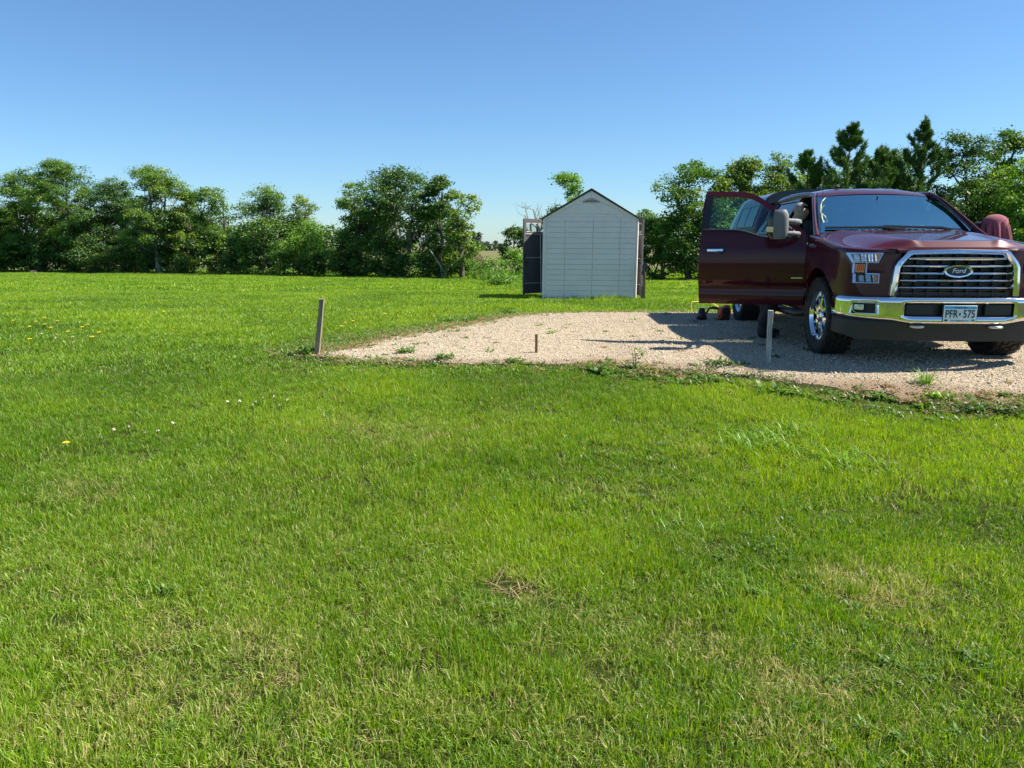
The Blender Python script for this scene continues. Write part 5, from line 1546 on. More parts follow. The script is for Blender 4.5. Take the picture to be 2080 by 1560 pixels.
def pine_tree(label, base, W, H, seed, leaders=1):
    rs = np.random.RandomState(seed)
    root = empty('pine_tree', base)
    tag(root, label, 'pine tree', 'pines behind the truck')
    mb = MB(); C = []; D = []; S = []
    for ld in range(leaders):
        x0 = 0 if leaders == 1 else (ld - (leaders - 1) / 2) * W * 0.24
        h = H * (1 if ld == leaders // 2 else rs.uniform(0.80, 0.9))
        y0 = rs.uniform(-0.4, 0.4) if leaders > 1 else 0
        path = [(x0 * min(1, s_ * 1.4) , y0 * s_, h * s_ - 0.15 * (s_ == 0)) for s_ in fr(0, 1, 9)]
        mb.tube(path, [0.16 * (1 - 0.93 * s_) for s_ in fr(0, 1, 9)], 7)
        z = h * 0.10
        while z < h * 0.985:
            f = z / h
            L0 = (W / 2) / (1.0 if leaders == 1 else 1.15) * (1 - f) ** 0.88 * (1.0 if f > 0.2 else 0.8) + 0.10
            for b in range(rs.randint(3, 6)):
                a = rs.uniform(0, 6.28); L = L0 * rs.uniform(0.6, 1.12)
                up = 0.34 + 0.62 * f
                d = np.array([math.cos(a), math.sin(a), up * 0.6])
                p = np.array([x0 * min(1, f * 1.4), y0 * f, z]); q = [tuple(p)]
                for i in range(5):
                    d = d + np.array([0, 0, 0.14 + 0.06 * f]); p = p + unit(d) * L / 5; q.append(tuple(p))
                    dd = unit(d)
                    if i >= 1 or L < 0.6:
                        C.append(p.copy()); D.append(dd); S.append(1.0)
                        for _ in range(2 if i < 4 else 1):
                            sd = unit(dd + rs.normal(size=3) * 0.45 + np.array([0, 0, 0.55]))
                            l2 = (0.20 * L0 / (W / 2) + rs.uniform(0.18, 0.42)) * (1.15 - 0.75 * f)
                            for s_ in (0.35, 0.7, 1.0):
                                C.append(p + sd * l2 * s_); D.append(sd); S.append(0.9)
                mb.tube(q, [0.035 * (1 - f) + 0.012, 0.03 * (1 - f) + 0.01, 0.02, 0.014, 0.01, 0.006], 4, cap=False)
            z += H * rs.uniform(0.045, 0.070)
        for s_ in fr(0.9, 1.0, 5):
            C.append(np.array([x0, y0 * s_, h * s_])); D.append(np.array([0, 0, 1.0])); S.append(1.0)
    C = np.array(C); D = np.array(D); S = np.array(S)
    per = 17
    k = np.repeat(np.arange(len(C)), per); n = len(k)
    nd = unit(D[k] * 0.85 + rs.normal(size=(n, 3)) * 0.5)
    L = 0.20 * S[k] * rs.uniform(0.7, 1.25, n)
    wv = unit(np.cross(nd, rs.normal(size=(n, 3)))) * (0.014 * rs.uniform(0.8, 1.5, n))[:, None]
    b0 = C[k] + rs.normal(size=(n, 3)) * 0.035
    Vq = np.empty((n, 4, 3)); Vq[:, 0] = b0 - wv; Vq[:, 1] = b0 + wv; Vq[:, 2] = b0 + nd * L[:, None] + wv * 0.5; Vq[:, 3] = b0 + nd * L[:, None] - wv * 0.5
    tone = np.clip(rs.uniform(0.1, 0.8, len(C))[k] * 0.6 + 0.2 + rs.normal(size=n) * 0.1, 0, 1)
    link('needles', quads_mesh('needles', Vq.reshape(-1, 3), M['needle'], tone), root)
    mb.build('trunk', M['bark'], root, smooth=60, fix=False)

# ------------------------------------------------------------------ the row of trees
def row_y(px):
    return lin(px, [-200, 0, 350, 700, 1000, 1400, 2300], [551.5, 552.5, 556, 562.5, 568, 571, 571])
def row_base(px, back=0.0):
    p = at_ground(px, row_y(px))
    s_ = (p.y + back) / p.y
    q = Vector((p.x * s_, p.y * s_, 0)); q.z = float(ground_z(q.x, q.y))
    return q
def put_tree(px, top, wpx, label, leaf, seed, back=2.0, **kw):
    b = row_base(px, back)
    k = b.y / FPX
    H = CAM_Z + (500 - top) * k * 1.015 - b.z
    return broad_tree(kw.pop('name', 'tree'), label, b, wpx * k, H, leaf, seed, group=kw.pop('group', 'trees along the far edge of the lawn'), **kw)
put_tree(-14, 418, 130, 'yellow-tinged tree cut off by the left edge of the picture', 'leaf_gold', 101)
put_tree(72, 344, 150, 'broad green tree second from the left edge with a layered crown', 'leaf_mid', 102, shape='round', back=3)
put_tree(152, 331, 155, 'tallest tree at the left end of the tree row', 'leaf_mid', 103, back=1.5)
put_tree(245, 366, 125, 'dark rounded tree between the tallest left tree and the pointed one', 'leaf_dark', 104, back=4)
put_tree(336, 342, 160, 'pointed tree with pale bare trunks showing low down', 'leaf_mid', 105, back=1, shape='round', trunks=2, bark='bark_pale', base_frac=0.22)
put_tree(395, 398, 90, 'lower yellowish tree on the shoulder of the pointed tree', 'leaf_gold', 106, back=3)
put_tree(446, 384, 105, 'open-crowned tree with dark forked trunk left of the gap', 'leaf_mid', 107, dens=300, shape='vase', base_frac=0.3, trunks=2, lean=-0.05)
put_tree(545, 386, 140, 'airy spreading tree beside the small half-bare tree', 'leaf_mid', 108, dens=340, shape='vase', base_frac=0.25)
put_tree(620, 398, 75, 'small half-bare tree with a pale thin trunk above bright shrub', 'leaf_gold', 109, back=5, dens=130, shape='vase', base_frac=0.55, bark='bark_pale', trunk_r=0.09)
put_tree(730, 376, 120, 'tree on the left flank of the big middle clump', 'leaf_mid', 110, back=2)
put_tree(814, 345, 165, 'tallest tree of the middle clump with pale upright limbs', 'leaf_dark', 111, back=2.5, bark='bark_pale', trunks=2, base_frac=0.2)
put_tree(896, 360, 105, 'tree with rounded top on the right of the middle clump', 'leaf_dark', 112, back=1.5)
put_tree(938, 388, 100, 'gold-tipped tree ending the middle clump on the right', 'leaf_gold', 113, back=0.5, dens=380)
put_tree(1050, 456, 84, 'small dark round tree behind the open left shed door', 'leaf_dark', 114, back=12)
put_tree(1165, 358, 135, 'light green tree whose crown rises behind the shed roof', 'leaf_bright', 115, back=6, shape='round')
put_tree(1290, 416, 110, 'low round tree just right of the shed', 'leaf_mid', 116, back=3)
put_tree(1345, 440, 80, 'dark tree between the shed and the tall tree beside the truck door', 'leaf_dark', 126, back=5)
put_tree(1402, 318, 165, 'tall leafy tree rising left of the open truck door', 'leaf_mid', 117, back=1.5, dens=400)
put_tree(1497, 328, 150, 'yellow-green tree above the window of the open truck door', 'leaf_gold', 118, back=3)
put_tree(1585, 326, 165, 'yellow-green tree left of the big pine', 'leaf_gold', 119, back=4)
put_tree(1768, 322, 210, 'broadleaf tree filling the space behind the two pines', 'leaf_dark', 120, back=6)
put_tree(1938, 291, 190, 'full green tree right of the slender pine', 'leaf_dark', 121, back=2)
put_tree(2012, 277, 135, 'slim tall tree above the cloth-covered mirror', 'leaf_mid', 122, back=3, dens=340)
put_tree(2085, 318, 190, 'bright green tree at the right edge of the picture', 'leaf_bright', 123, back=-2)
put_tree(1640, 348, 170, 'rounded dark tree low behind the left side of the bushy pine', 'leaf_mid', 127, back=5)
put_tree(1990, 318, 170, 'dense tree filling the row right of the slender pine', 'leaf_mid', 128, back=6)
put_tree(2215, 300, 170, 'green tree just beyond the right edge', 'leaf_mid', 124, back=1)
put_tree(-150, 370, 190, 'green tree just beyond the left edge', 'leaf_mid', 125, back=1)
for (px, top, wpx, lb, sd, ld) in ((1702, 256, 300, 'bushy dark pine with several tips behind the truck cab', 201, 3), (1851, 244, 215, 'slender pine with one tall leader above the truck roof', 202, 1), (1800, 330, 130, 'short pine between the bushy pine and the slender one', 203, 1)):
    b = row_base(px, 0.5); k = b.y / FPX
    pine_tree(lb, b, wpx * k, (CAM_Z + (500 - top) * k * 1.015 - b.z) * 0.95, sd, ld)

# dead tree behind the shed door
b = row_base(1098, 4); k = b.y / FPX
root = empty('dead_tree', b); tag(root, 'bare dead tree above the open left shed door', 'tree')
mb = MB(); rs = np.random.RandomState(31)
H = CAM_Z + (500 - 396) * k - b.z
mb.tube([(0, 0, -0.1), (0.03, 0, H * 0.3), (-0.06, 0, H * 0.55)], [0.14, 0.11, 0.08], 6)
for dx, dz, L in ((-0.75, 1, 0.50), (-0.25, 1, 0.52), (0.1, 1, 0.50), (0.45, 1, 0.42), (0.9, 1, 0.40)):
    bare_branches(rs, mb, (-0.05, 0, H * 0.55), unit(np.array([dx, rs.normal() * 0.1, dz])), H * L * 0.55, 0.05, 3)
mb.build('trunk', M['bark_pale'], root, smooth=60, fix=False)

# dead fallen limb
b = row_base(905, -0.8)
root = empty('fallen_branch', b); tag(root, 'bare fallen branch lying at the foot of the middle clump of trees', 'branch')
mb = MB(); rs = np.random.RandomState(33)
bare_branches(rs, mb, (-0.9, 0, 1.7), unit(np.array([0.75, 0, -0.7])), 1.9, 0.045, 3)
mb.build('limb', M['bark_pale'], root, smooth=60, fix=False)

_ones = ['', 'first', 'second', 'third', 'fourth', 'fifth', 'sixth', 'seventh', 'eighth', 'ninth', 'tenth', 'eleventh', 'twelfth', 'thirteenth', 'fourteenth', 'fifteenth', 'sixteenth', 'seventeenth', 'eighteenth', 'nineteenth']
def ordinal(k):
    n = k + 1
    if n < 20: return _ones[n]
    t, o = divmod(n, 10)
    return {2: 'twentieth', 3: 'thirtieth', 4: 'fortieth'}[t] if o == 0 else {2: 'twenty-', 3: 'thirty-', 4: 'forty-'}[t] + _ones[o]
# shrubs filling the foot of the tree row
rs = np.random.RandomState(50)
k_ = 0; k2_ = 0; k3_ = 0
for px in list(range(-60, 960, 30)):
    if 955 < px < 1040: continue
    b = row_base(px + rs.uniform(-10, 10), rs.uniform(0.2, 1.2)); k = b.y / FPX
    h = rs.uniform(48, 92) * k; w = rs.uniform(60, 95) * k
    broad_tree('shrub', 'dark leafy shrub, %s from the left along the foot of the tree row' % ordinal(k_), b, w, h, rs.choice(['leaf_dark', 'leaf_dark', 'leaf_mid']), 300 + k_, base_frac=0.0, dens=330, leaf_len=0.15, group='shrubs under the left tree row', cat='shrub', trunk_r=0.05, fat=0.75)
    k_ += 1
for px in list(range(-40, 960, 60)):
    b = row_base(px + rs.uniform(-10, 10), rs.uniform(4.5, 7)); k = b.y / FPX
    broad_tree('shrub', 'tall shadowed shrub deep behind the tree trunks, %s from the left' % ordinal(k2_), b, rs.uniform(95, 130) * k, rs.uniform(105, 140) * k, 'leaf_dark', 360 + k_, base_frac=0.0, dens=210, leaf_len=0.19, group='shrubs deep behind the left trunks', cat='shrub', trunk_r=0.05, fat=0.85)
    k_ += 1; k2_ += 1
for px in list(range(1320, 2160, 42)):
    b = row_base(px + rs.uniform(-12, 12), rs.uniform(0.5, 2.5)); k = b.y / FPX
    broad_tree('shrub', 'leafy shrub under the trees right of the shed, %s from the left' % ordinal(k3_), b, rs.uniform(95, 130) * k, rs.uniform(115, 180) * k, rs.choice(['leaf_dark', 'leaf_mid']), 420 + k_, base_frac=0.0, dens=300, leaf_len=0.13, group='shrubs behind the truck', cat='shrub', trunk_r=0.05, fat=0.75)
    k_ += 1; k3_ += 1
for px, top, wpx, lf, lb, bk in ((632, 452, 120, 'leaf_bright', 'bright green shrub below the small half-bare tree', 0.6), (470, 508, 50, 'leaf_gold', 'small yellowish shrub at the foot of the open-crowned tree', 0.0), (382, 520, 45, 'leaf_gold', 'yellow-green sapling beside the pale trunks', 0.0), (1042, 505, 70, 'leaf_bright', 'bright green shrub beside the open left shed door', -2.0), (992, 524, 115, 'leaf_bright', 'loose green brush left of the shed', -1.0), (1085, 520, 70, 'leaf_mid', 'green brush hidden partly by the open left shed door', -1.0)):
    b = row_base(px, bk); k = b.y / FPX
    broad_tree('shrub', lb, b, wpx * k, CAM_Z + (500 - top) * k - b.z, lf, 500 + px, base_frac=0.0, dens=420, leaf_len=0.11, group='shrubs at the lawn edge', cat='shrub', trunk_r=0.04, fat=0.8)
b = at_ground(1012, 580)
broad_tree('shrub', 'low trimmed mound of green shrub left of the shed', b, 1.75, 0.62, 'leaf_bright', 611, base_frac=0.0, dens=2200, leaf_len=0.06, group='shrubs at the lawn edge', cat='shrub', trunk_r=0.03, fat=1.0)

# far brush, far trees
for px, w, h, sd in ((962, 3.4, 1.7, 1), (985, 3.6, 1.3, 2), (1012, 3.2, 1.2, 3)):
    d = ray_dir(px, 540); t = 62 / d.y
    b = Vector((d.x * t, 62 + sd, 0)); b.z = float(ground_z(b.x, b.y))
    broad_tree('dry_brush', 'pinkish brown dry brush in the gap left of the shed, %s from the left' % ordinal(sd - 1), b, w, h, 'leaf_brown', 620 + sd, base_frac=0.0, dens=150, leaf_len=0.14, group='dry brush in the gap', cat='brush', trunk_r=0.03)
rs = np.random.RandomState(71)
for i, px in enumerate(list(range(962, 1032, 9))):
    D = 430 + rs.uniform(-25, 25)
    d = ray_dir(px, 500); t = D / d.y
    b = Vector((d.x * t, D, float(ground_z(d.x * t, D))))
    broad_tree('distant_tree', 'tiny bluish tree on the horizon left of the shed, %s from the left' % ordinal(i) if i > 1 else 'taller dark horizon tree beside the middle clump, %s from the left' % ordinal(i), b, rs.uniform(4, 6), 4.6 + (5.0 if i <= 1 else 0) + rs.uniform(-1, 1), 'leaf_far', 640 + i, base_frac=0.0, dens=16, leaf_len=0.9, group='distant trees in the gap', trunk_r=0.15)
b = row_base(68, -1.5)
mb = MB(); mb.grid(lambda a, e: (0.42 * math.cos(a) * math.cos(e) * (1 + 0.08 * math.sin(3 * a)), 0.3 * math.sin(a) * math.cos(e), 0.24 * math.sin(e) * (1 + 0.1 * math.sin(2 * a + 1))), fr(0, 2 * math.pi, 17), fr(-0.3, 1.5, 7))
tag(mb.build('field_stone', plain('tan_stone', (0.36, 0.28, 0.17), rough=0.9, vary=0.3, bump=0.6, bscale=12), None, smooth=180, loc=b), 'small tan rock under the left trees at the edge of the lawn', 'rock')

# ------------------------------------------------------------------ grass, gravel stones: scattered through geometry nodes
def scatter(name, pts, rot, scl, idx, attrs, protos, label, cat):
    """one object of many instances picked from a few small meshes"""
    col = bpy.data.collections.new(name + '_kinds')
    for i, pm in enumerate(protos):
        o = bpy.data.objects.new('%s_kind_%02d' % (name, i), pm)
        col.objects.link(o)
    me = bpy.data.meshes.new(name)
    n = len(pts)
    me.vertices.add(n); me.vertices.foreach_set('co', np.asarray(pts, np.float32).ravel())
    def at(nm, typ, data, key):
        a = me.attributes.new(nm, typ, 'POINT'); a.data.foreach_set(key, data)
    at('rot', 'FLOAT_VECTOR', np.asarray(rot, np.float32).ravel(), 'vector')
    at('scl', 'FLOAT_VECTOR', np.asarray(scl, np.float32).ravel(), 'vector')
    at('idx', 'INT', np.asarray(idx, np.int32), 'value')
    for k, v in attrs.items(): at(k, 'FLOAT', np.asarray(v, np.float32), 'value')
    o = link(name, me)
    tag(o, label, cat, kind='stuff')
    ng = bpy.data.node_groups.new(name + '_scatter', 'GeometryNodeTree')
    ng.interface.new_socket('Geometry', in_out='INPUT', socket_type='NodeSocketGeometry')
    ng.interface.new_socket('Geometry', in_out='OUTPUT', socket_type='NodeSocketGeometry')
    gi = ng.nodes.new('NodeGroupInput'); go = ng.nodes.new('NodeGroupOutput')
    ci = ng.nodes.new('GeometryNodeCollectionInfo'); ci.inputs['Collection'].default_value = col
    ci.inputs['Separate Children'].default_value = True; ci.inputs['Reset Children'].default_value = True
    ip = ng.nodes.new('GeometryNodeInstanceOnPoints'); ip.inputs['Pick Instance'].default_value = True
    mp = ng.nodes.new('GeometryNodeMeshToPoints')
    def na(nm, typ):
        x = ng.nodes.new('GeometryNodeInputNamedAttribute'); x.data_type = typ; x.inputs['Name'].default_value = nm
        return x.outputs['Attribute']
    e2r = ng.nodes.new('FunctionNodeEulerToRotation')
    ng.links.new(gi.outputs[0], mp.inputs['Mesh'])
    ng.links.new(mp.outputs['Points'], ip.inputs['Points'])
    ng.links.new(ci.outputs[0], ip.inputs['Instance'])
    ng.links.new(na('idx', 'INT'), ip.inputs['Instance Index'])
    ng.links.new(na('rot', 'FLOAT_VECTOR'), e2r.inputs[0]); ng.links.new(e2r.outputs[0], ip.inputs['Rotation'])
    ng.links.new(na('scl', 'FLOAT_VECTOR'), ip.inputs['Scale'])
    ng.links.new(ip.outputs['Instances'], go.inputs[0])
    m = o.modifiers.new('scatter', 'NODES'); m.node_group = ng
    return o

def blade_mesh(rs, nb, rad, hmin, hmax, width, mat, bend=0.5, name='tuft'):
    """a tuft of narrow bent blades, three faces each"""
    ang = rs.uniform(0, 6.283, nb); r0 = rad * np.sqrt(rs.uniform(0, 1, nb))
    B = np.stack([r0 * np.cos(ang), r0 * np.sin(ang), np.full(nb, -0.008)], 1)
    la = ang + rs.normal(size=nb) * 1.2
    tilt = np.abs(rs.normal(size=nb)) * 0.42 + 0.06
    h = rs.uniform(hmin, hmax, nb)
    dirn = np.stack([np.cos(la), np.sin(la), np.zeros(nb)], 1)
    fa = rs.uniform(0, 6.283, nb)
    side = np.stack([np.cos(fa), np.sin(fa), np.zeros(nb)], 1) * (width * rs.uniform(0.7, 1.3, nb))[:, None] * 0.5
    up = np.array([0, 0, 1.0])
    vs = []; 
    k1 = 0.45; k2 = 0.8
    p1 = B + up * (h * k1)[:, None] * np.cos(tilt * 0.6)[:, None] + dirn * (h * k1 * np.sin(tilt * 0.6))[:, None]
    t2 = tilt * (1 + bend); p2 = p1 + up * (h * (k2 - k1) * np.cos(t2))[:, None] + dirn * (h * (k2 - k1) * np.sin(t2))[:, None]
    t3 = tilt * (1 + 2.2 * bend); p3 = p2 + up * (h * (1 - k2) * np.cos(t3))[:, None] + dirn * (h * (1 - k2) * np.sin(t3))[:, None]
    Vn = np.stack([B - side * 0.8, B + side * 0.8, p1 + side, p1 - side, p2 + side * 0.75, p2 - side * 0.75, p3], 1).reshape(-1, 3)
    F = []
    for i in range(nb):
        b = i * 7
        F += [(b, b + 1, b + 2, b + 3), (b + 3, b + 2, b + 4, b + 5), (b + 5, b + 4, b + 6)]
    me = bpy.data.meshes.new(name); me.from_pydata(Vn.tolist(), [], F)
    a = me.attributes.new('bl', 'FLOAT', 'POINT'); a.data.foreach_set('value', np.repeat(np.clip(rs.normal(0.5, 0.34, nb), 0, 1), 7).astype(np.float32))
    a = me.attributes.new('str', 'FLOAT', 'POINT'); a.data.foreach_set('value', np.repeat(rs.uniform(0.03, 1.0, nb), 7).astype(np.float32))
    me.materials.append(mat); me.update()
    return me
rs = np.random.RandomState(9)
tufts = [blade_mesh(rs, 42, 0.055, 0.028, 0.072, 0.0027, M['grass']) for _ in range(6)]
tufts += [blade_mesh(rs, 34, 0.10, 0.035, 0.075, 0.007, M['grass']) for _ in range(4)]          # 6..9: middle distance
tufts += [blade_mesh(rs, 46, 0.30, 0.04, 0.085, 0.022, M['grass']) for _ in range(3)]           # 10..12: far
tufts += [blade_mesh(rs, 26, 0.055, 0.02, 0.075, 0.0024, M['grass'], bend=2.6) for _ in range(3)]  # 13..15: low thatch

DRY = [(190, 985, 0.22, 0.8), (185, 1005, 0.15, 0.8), (290, 1100, 0.2, 0.6), (1750, 1200, 0.28, 0.9), (1850, 1180, 0.2, 0.7), (650, 885, 0.5, 0.45), (890, 880, 0.4, 0.4), (1430, 915, 0.2, 0.6), (1040, 1200, 0.16, 0.9), (420, 1290, 0.5, 0.35), (1150, 1330, 0.5, 0.35), (1500, 1380, 0.4, 0.3), (130, 1160, 0.25, 0.5), (1290, 1000, 0.5, 0.35), (850, 1100, 0.5, 0.3), (200, 1480, 0.5, 0.4), (750, 1450, 0.6, 0.35), (1650, 1440, 0.4, 0.5)]
DRYW = [(at_ground(a, b), r_, s_) for a, b, r_, s_ in DRY]
def dry_at(x, y):
    d = 0.05 + 0.07 * np.clip(2.2 - y / 2.2, 0, 1) + 0.22 * np.clip(vnoise(x * 0.9 + 7, y * 0.9, 41) - 0.45, 0, 1) + 0.35 * np.clip(vnoise(x * 3.1, y * 3.1, 42) - 0.55, 0, 1) * np.clip(1.4 - y / 9, 0, 1)
    for p, r_, s_ in DRYW:
        d = d + 0.75 * s_ * np.exp(-((x - p.x) ** 2 + (y - p.y) ** 2) / (2 * (r_ * 0.75) ** 2)) * np.clip(vnoise(x * 9, y * 9, 48) * 2.2 - 0.5, 0, 1.4)
    # the strip beside the gravel is dry and thin
    return np.clip(d * np.clip(1.15 - y / 40, 0.45, 1), 0, 0.95)
def scatter_pts(rs, y0, y1, dens, spread=0.80, pad_in=0.04):
    # uniform over a wedge in front of the camera
    n = int(dens * spread * (y1 * y1 - y0 * y0))
    y = np.sqrt(rs.uniform(y0 * y0, y1 * y1, n)); x = rs.uniform(-1, 1, n) * (spread * y + 0.6)
    return x, y
P = []; RO = []; SC = []; ID = []; TI = []; DR = []
for (y0, y1, dn, ids, s0) in ((1.3, 4.2, 640, (0, 1, 2, 3, 4, 5), 1.0), (1.3, 4.2, 260, (13, 14, 15), 1.05), (4.2, 7.5, 420, (0, 1, 2, 3, 4, 5), 1.05), (4.2, 9, 110, (13, 14, 15), 1.15), (7.5, 13, 150, (6, 7, 8, 9), 1.0), (13, 26, 62, (6, 7, 8, 9), 1.25), (26, 75, 9.0, (10, 11, 12), 1.0), (-7, 13, 15, (10, 11, 12), 0.9)):
    if y0 < 0:          # turf beside and behind the camera
        n_ = int(20 * 24 * dn); x = rs.uniform(-11, 13, n_); y = rs.uniform(y0, y1, n_)
        o_ = (np.abs(x) > 0.8 * y + 0.5) | (y < 1.3); x, y = x[o_], y[o_]
    else:
        x, y = scatter_pts(rs, y0, y1, dn)
    d = pad_dist(x, y)
    # sparse tufts creep over the edge of the gravel
    edge_n = (vnoise(x * 2.3, y * 2.3, 21) - 0.5) * 0.30
    keep = (d < -0.03 + edge_n * 0.8) | ((d < 0.35) & (rs.uniform(size=len(x)) < 0.06))
    insh = (np.abs(x - shed_c.x) < W / 2 + 0.02) & (y > shed_c.y - 0.03) & (y < shed_c.y + DEP + 0.1)
    keep &= ~insh
    thin = rs.uniform(size=len(x)) < np.clip(0.5 + 0.9 * vnoise(x * 4.3, y * 4.3, 44), 0.68, 1)
    hole = np.ones(len(x), bool)
    p = DRYW[8][0]; hole &= ~(((x - p.x) ** 2 / 0.02 + (y - p.y) ** 2 / 0.012 < 1) & (rs.uniform(size=len(x)) < 0.85))
    keep &= hole
    if y1 < 10: keep &= thin
    x, y = x[keep], y[keep]; n = len(x)
    z = ground_z(x, y)
    big = vnoise(x * 0.55, y * 0.75, 45); mid = vnoise(x * 1.9, y * 1.9, 46)
    dry = dry_at(x, y)
    low = ids[0] == 13
    dry = np.clip(dry * 1.5 + 0.10, 0, 0.9) if low else dry * 0.55
    hgt = s0 * (0.42 + 0.80 * mid + 0.40 * big) * rs.uniform(0.75, 1.2, n) * (1 - 0.30 * dry)
    hgt = hgt * (1 + 1.1 * ((np.abs(x - shed_c.x) < W / 2 + 0.3) & (y > shed_c.y - 0.28) & (y < shed_c.y + 0.1)) * (rs.uniform(size=n) < 0.5))
    hgt = hgt * (1 - 0.5 * np.exp(-(pad_dist(x, y) / 0.45) ** 2))
    tint = np.clip(-0.30 + 0.75 * big + 0.50 * vnoise(x * 0.8, y * 2.2, 47) + 0.35 * mid + rs.normal(size=n) * 0.12 + 0.12 * np.clip((y - 6) / 14, 0, 1), 0, 1)
    # bright strip beside the gravel at the right
    tint = np.clip(tint + 0.6 * np.exp(-((x - 4.4) ** 2 / 1.4 + (y - 5.7) ** 2 / 0.35)), 0, 1)
    P.append(np.stack([x, y, z], 1)); RO.append(np.stack([rs.normal(size=n) * 0.08, rs.normal(size=n) * 0.08, rs.uniform(0, 6.283, n)], 1))
    ws_ = s0 * rs.uniform(0.85, 1.25, n)
    SC.append(np.stack([ws_, ws_, hgt], 1)); ID.append(rs.choice(ids, n)); TI.append(tint); DR.append(dry)
scatter('lawn_grass', np.concatenate(P), np.concatenate(RO), np.concatenate(SC), np.concatenate(ID), {'tint': np.concatenate(TI), 'dry': np.concatenate(DR)}, tufts, 'bright green mown lawn grass with straw-coloured dry flecks', 'grass')

def stone_mesh(rs):
    bm = bmesh.new(); bmesh.ops.create_icosphere(bm, subdivisions=1, radius=1)
    for v in bm.verts: v.co *= rs.uniform(0.7, 1.15)
    me = bpy.data.meshes.new('stone'); bm.to_mesh(me); bm.free()
    me.materials.append(M['stone']); return me
stones = [stone_mesh(rs) for _ in range(5)]
n = 330000
x = rs.uniform(-2.5, 9, n); y = 5.2 + 9.2 * rs.uniform(0, 1, n) ** 1.25
d = pad_dist(x, y)
keep = (d > 0.06 + (vnoise(x * 2.3, y * 2.3, 21) - 0.5) * 0.2) | ((d > -0.12) & (rs.uniform(size=n) < 0.2))
x, y = x[keep], y[keep]; n = len(x)
s_ = rs.lognormal(math.log(0.0047), 0.42, n)
dr = dirt_at(x, y); kk = rs.uniform(size=n) > dr * 0.85
x, y, s_, dr = x[kk], y[kk], s_[kk], dr[kk]; n = len(x)
scatter('gravel_stones', np.stack([x, y, ground_z(x, y) + 0.016 + s_ * 0.15], 1), rs.uniform(0, 6.28, (n, 3)), np.stack([s_ * rs.uniform(0.8, 1.3, n), s_, s_ * 0.7], 1), rs.choice(5, n), {'tint': np.clip(rs.normal(0.55, 0.2, n) - 0.35 * dr, 0, 1)}, stones, 'small beige gravel stones covering the drive', 'gravel')

# ------------------------------------------------------------------ weeds, flowers
def leaf_strip(rs, base, az, L, Wd, rise, droop, seg=4):
    """one bent leaf as a strip of quads (list of 4-point faces)"""
    out = []; prev = None
    s_ = np.array([-math.sin(az), math.cos(az), 0.0])
    f = np.array([math.cos(az), math.sin(az), 0.0])
    p = np.array(base, float); a = rise
    for i in range(seg + 1):
        t = i / seg
        w = Wd * 0.5 * (math.sin(math.pi * min(1, 0.12 + 0.86 * t)) ** 0.8)
        cur = (p - s_ * w, p + s_ * w)
        if prev is not None: out.append([prev[0], prev[1], cur[1], cur[0]])
        prev = cur
        p = p + (f * math.cos(a) + np.array([0, 0, 1]) * math.sin(a)) * L / seg
        a -= droop / seg
    return out
def plant(name, label, base, n, L, Wd, rise, droop, mat, seed, spread=0.03, cat='weed', group=None, stems=0, seg=4, flat=1.0):
    rs = np.random.RandomState(seed)
    root = empty(name, base); tag(root, label, cat, group)
    F = []; tone = []
    for i in range(n):
        az = rs.uniform(0, 6.283); r_ = spread * math.sqrt(rs.uniform())
        b = (r_ * math.cos(rs.uniform(0, 6.28)), r_ * flat * math.sin(rs.uniform(0, 6.28)), -0.005 + (rs.uniform(0, stems) if stems else 0))
        q = leaf_strip(rs, b, az, L * rs.uniform(0.55, 1.15), Wd * rs.uniform(0.7, 1.2), rise + rs.normal() * 0.25, droop * rs.uniform(0.6, 1.3), seg)
        F += q; tone += [np.clip(rs.normal(0.5, 0.22), 0, 1)] * len(q)
    link('leaves', quads_mesh('leaves', np.array(F).reshape(-1, 3), mat, np.array(tone)), root)
    if stems:
        mb = MB()
        for i in range(max(2, int(n / 14))):
            x0, y0 = rs.normal() * spread * 0.4, rs.normal() * spread * 0.4
            mb.tube([(x0, y0, -0.01), (x0 * 1.3, y0 * 1.3, stems * 0.5), (x0 * 1.9, y0 * 1.9, stems)], [0.004, 0.003, 0.002], 5)
        mb.build('stem', M['weed'], root, smooth=60)
    return root
WG = 'weeds on the gravel edge'
plant('grass_tuft', 'lone bright tuft of spiky grass on gravel in front of the truck', at_ground(1880, 782), 60, 0.20, 0.010, 1.0, 1.3, M['grass_pale'], 1, 0.05, 'grass', WG)
plant('weed', 'broad-leaved dark weed at the middle of the front gravel edge', at_ground(1215, 760), 26, 0.17, 0.050, 0.7, 1.1, M['weed_dark'], 2, 0.08, group=WG)
plant('weed', 'tall stemmed weed leaning beside the dark broad-leaved weed', at_ground(1296, 752), 46, 0.07, 0.022, 0.4, 0.6, M['weed'], 3, 0.05, group=WG, stems=0.22)
plant('weed', 'bright leafy weed below the grey stake', at_ground(1566, 797), 44, 0.15, 0.042, 0.75, 1.2, M['weed'], 4, 0.14, group=WG)
plant('weed', 'low green weed patch left of the grey stake in the truck shadow', at_ground(1465, 742), 160, 0.06, 0.022, 0.5, 0.8, M['weed_dark'], 5, 0.16, group=WG, stems=0.05)
plant('weed', 'low yellow-green weed patch below the shadow tip', at_ground(1440, 775), 120, 0.06, 0.022, 0.5, 0.8, M['weed'], 6, 0.15, group=WG, stems=0.05)
plant('weed', 'small round weed left of centre on the near gravel edge', at_ground(826, 718), 150, 0.05, 0.02, 0.6, 0.8, M['weed'], 7, 0.12, group=WG, stems=0.06)
plant('weed', 'small round weed second from the leaning stake', at_ground(903, 730), 130, 0.05, 0.02, 0.6, 0.8, M['weed'], 8, 0.10, group=WG, stems=0.06)
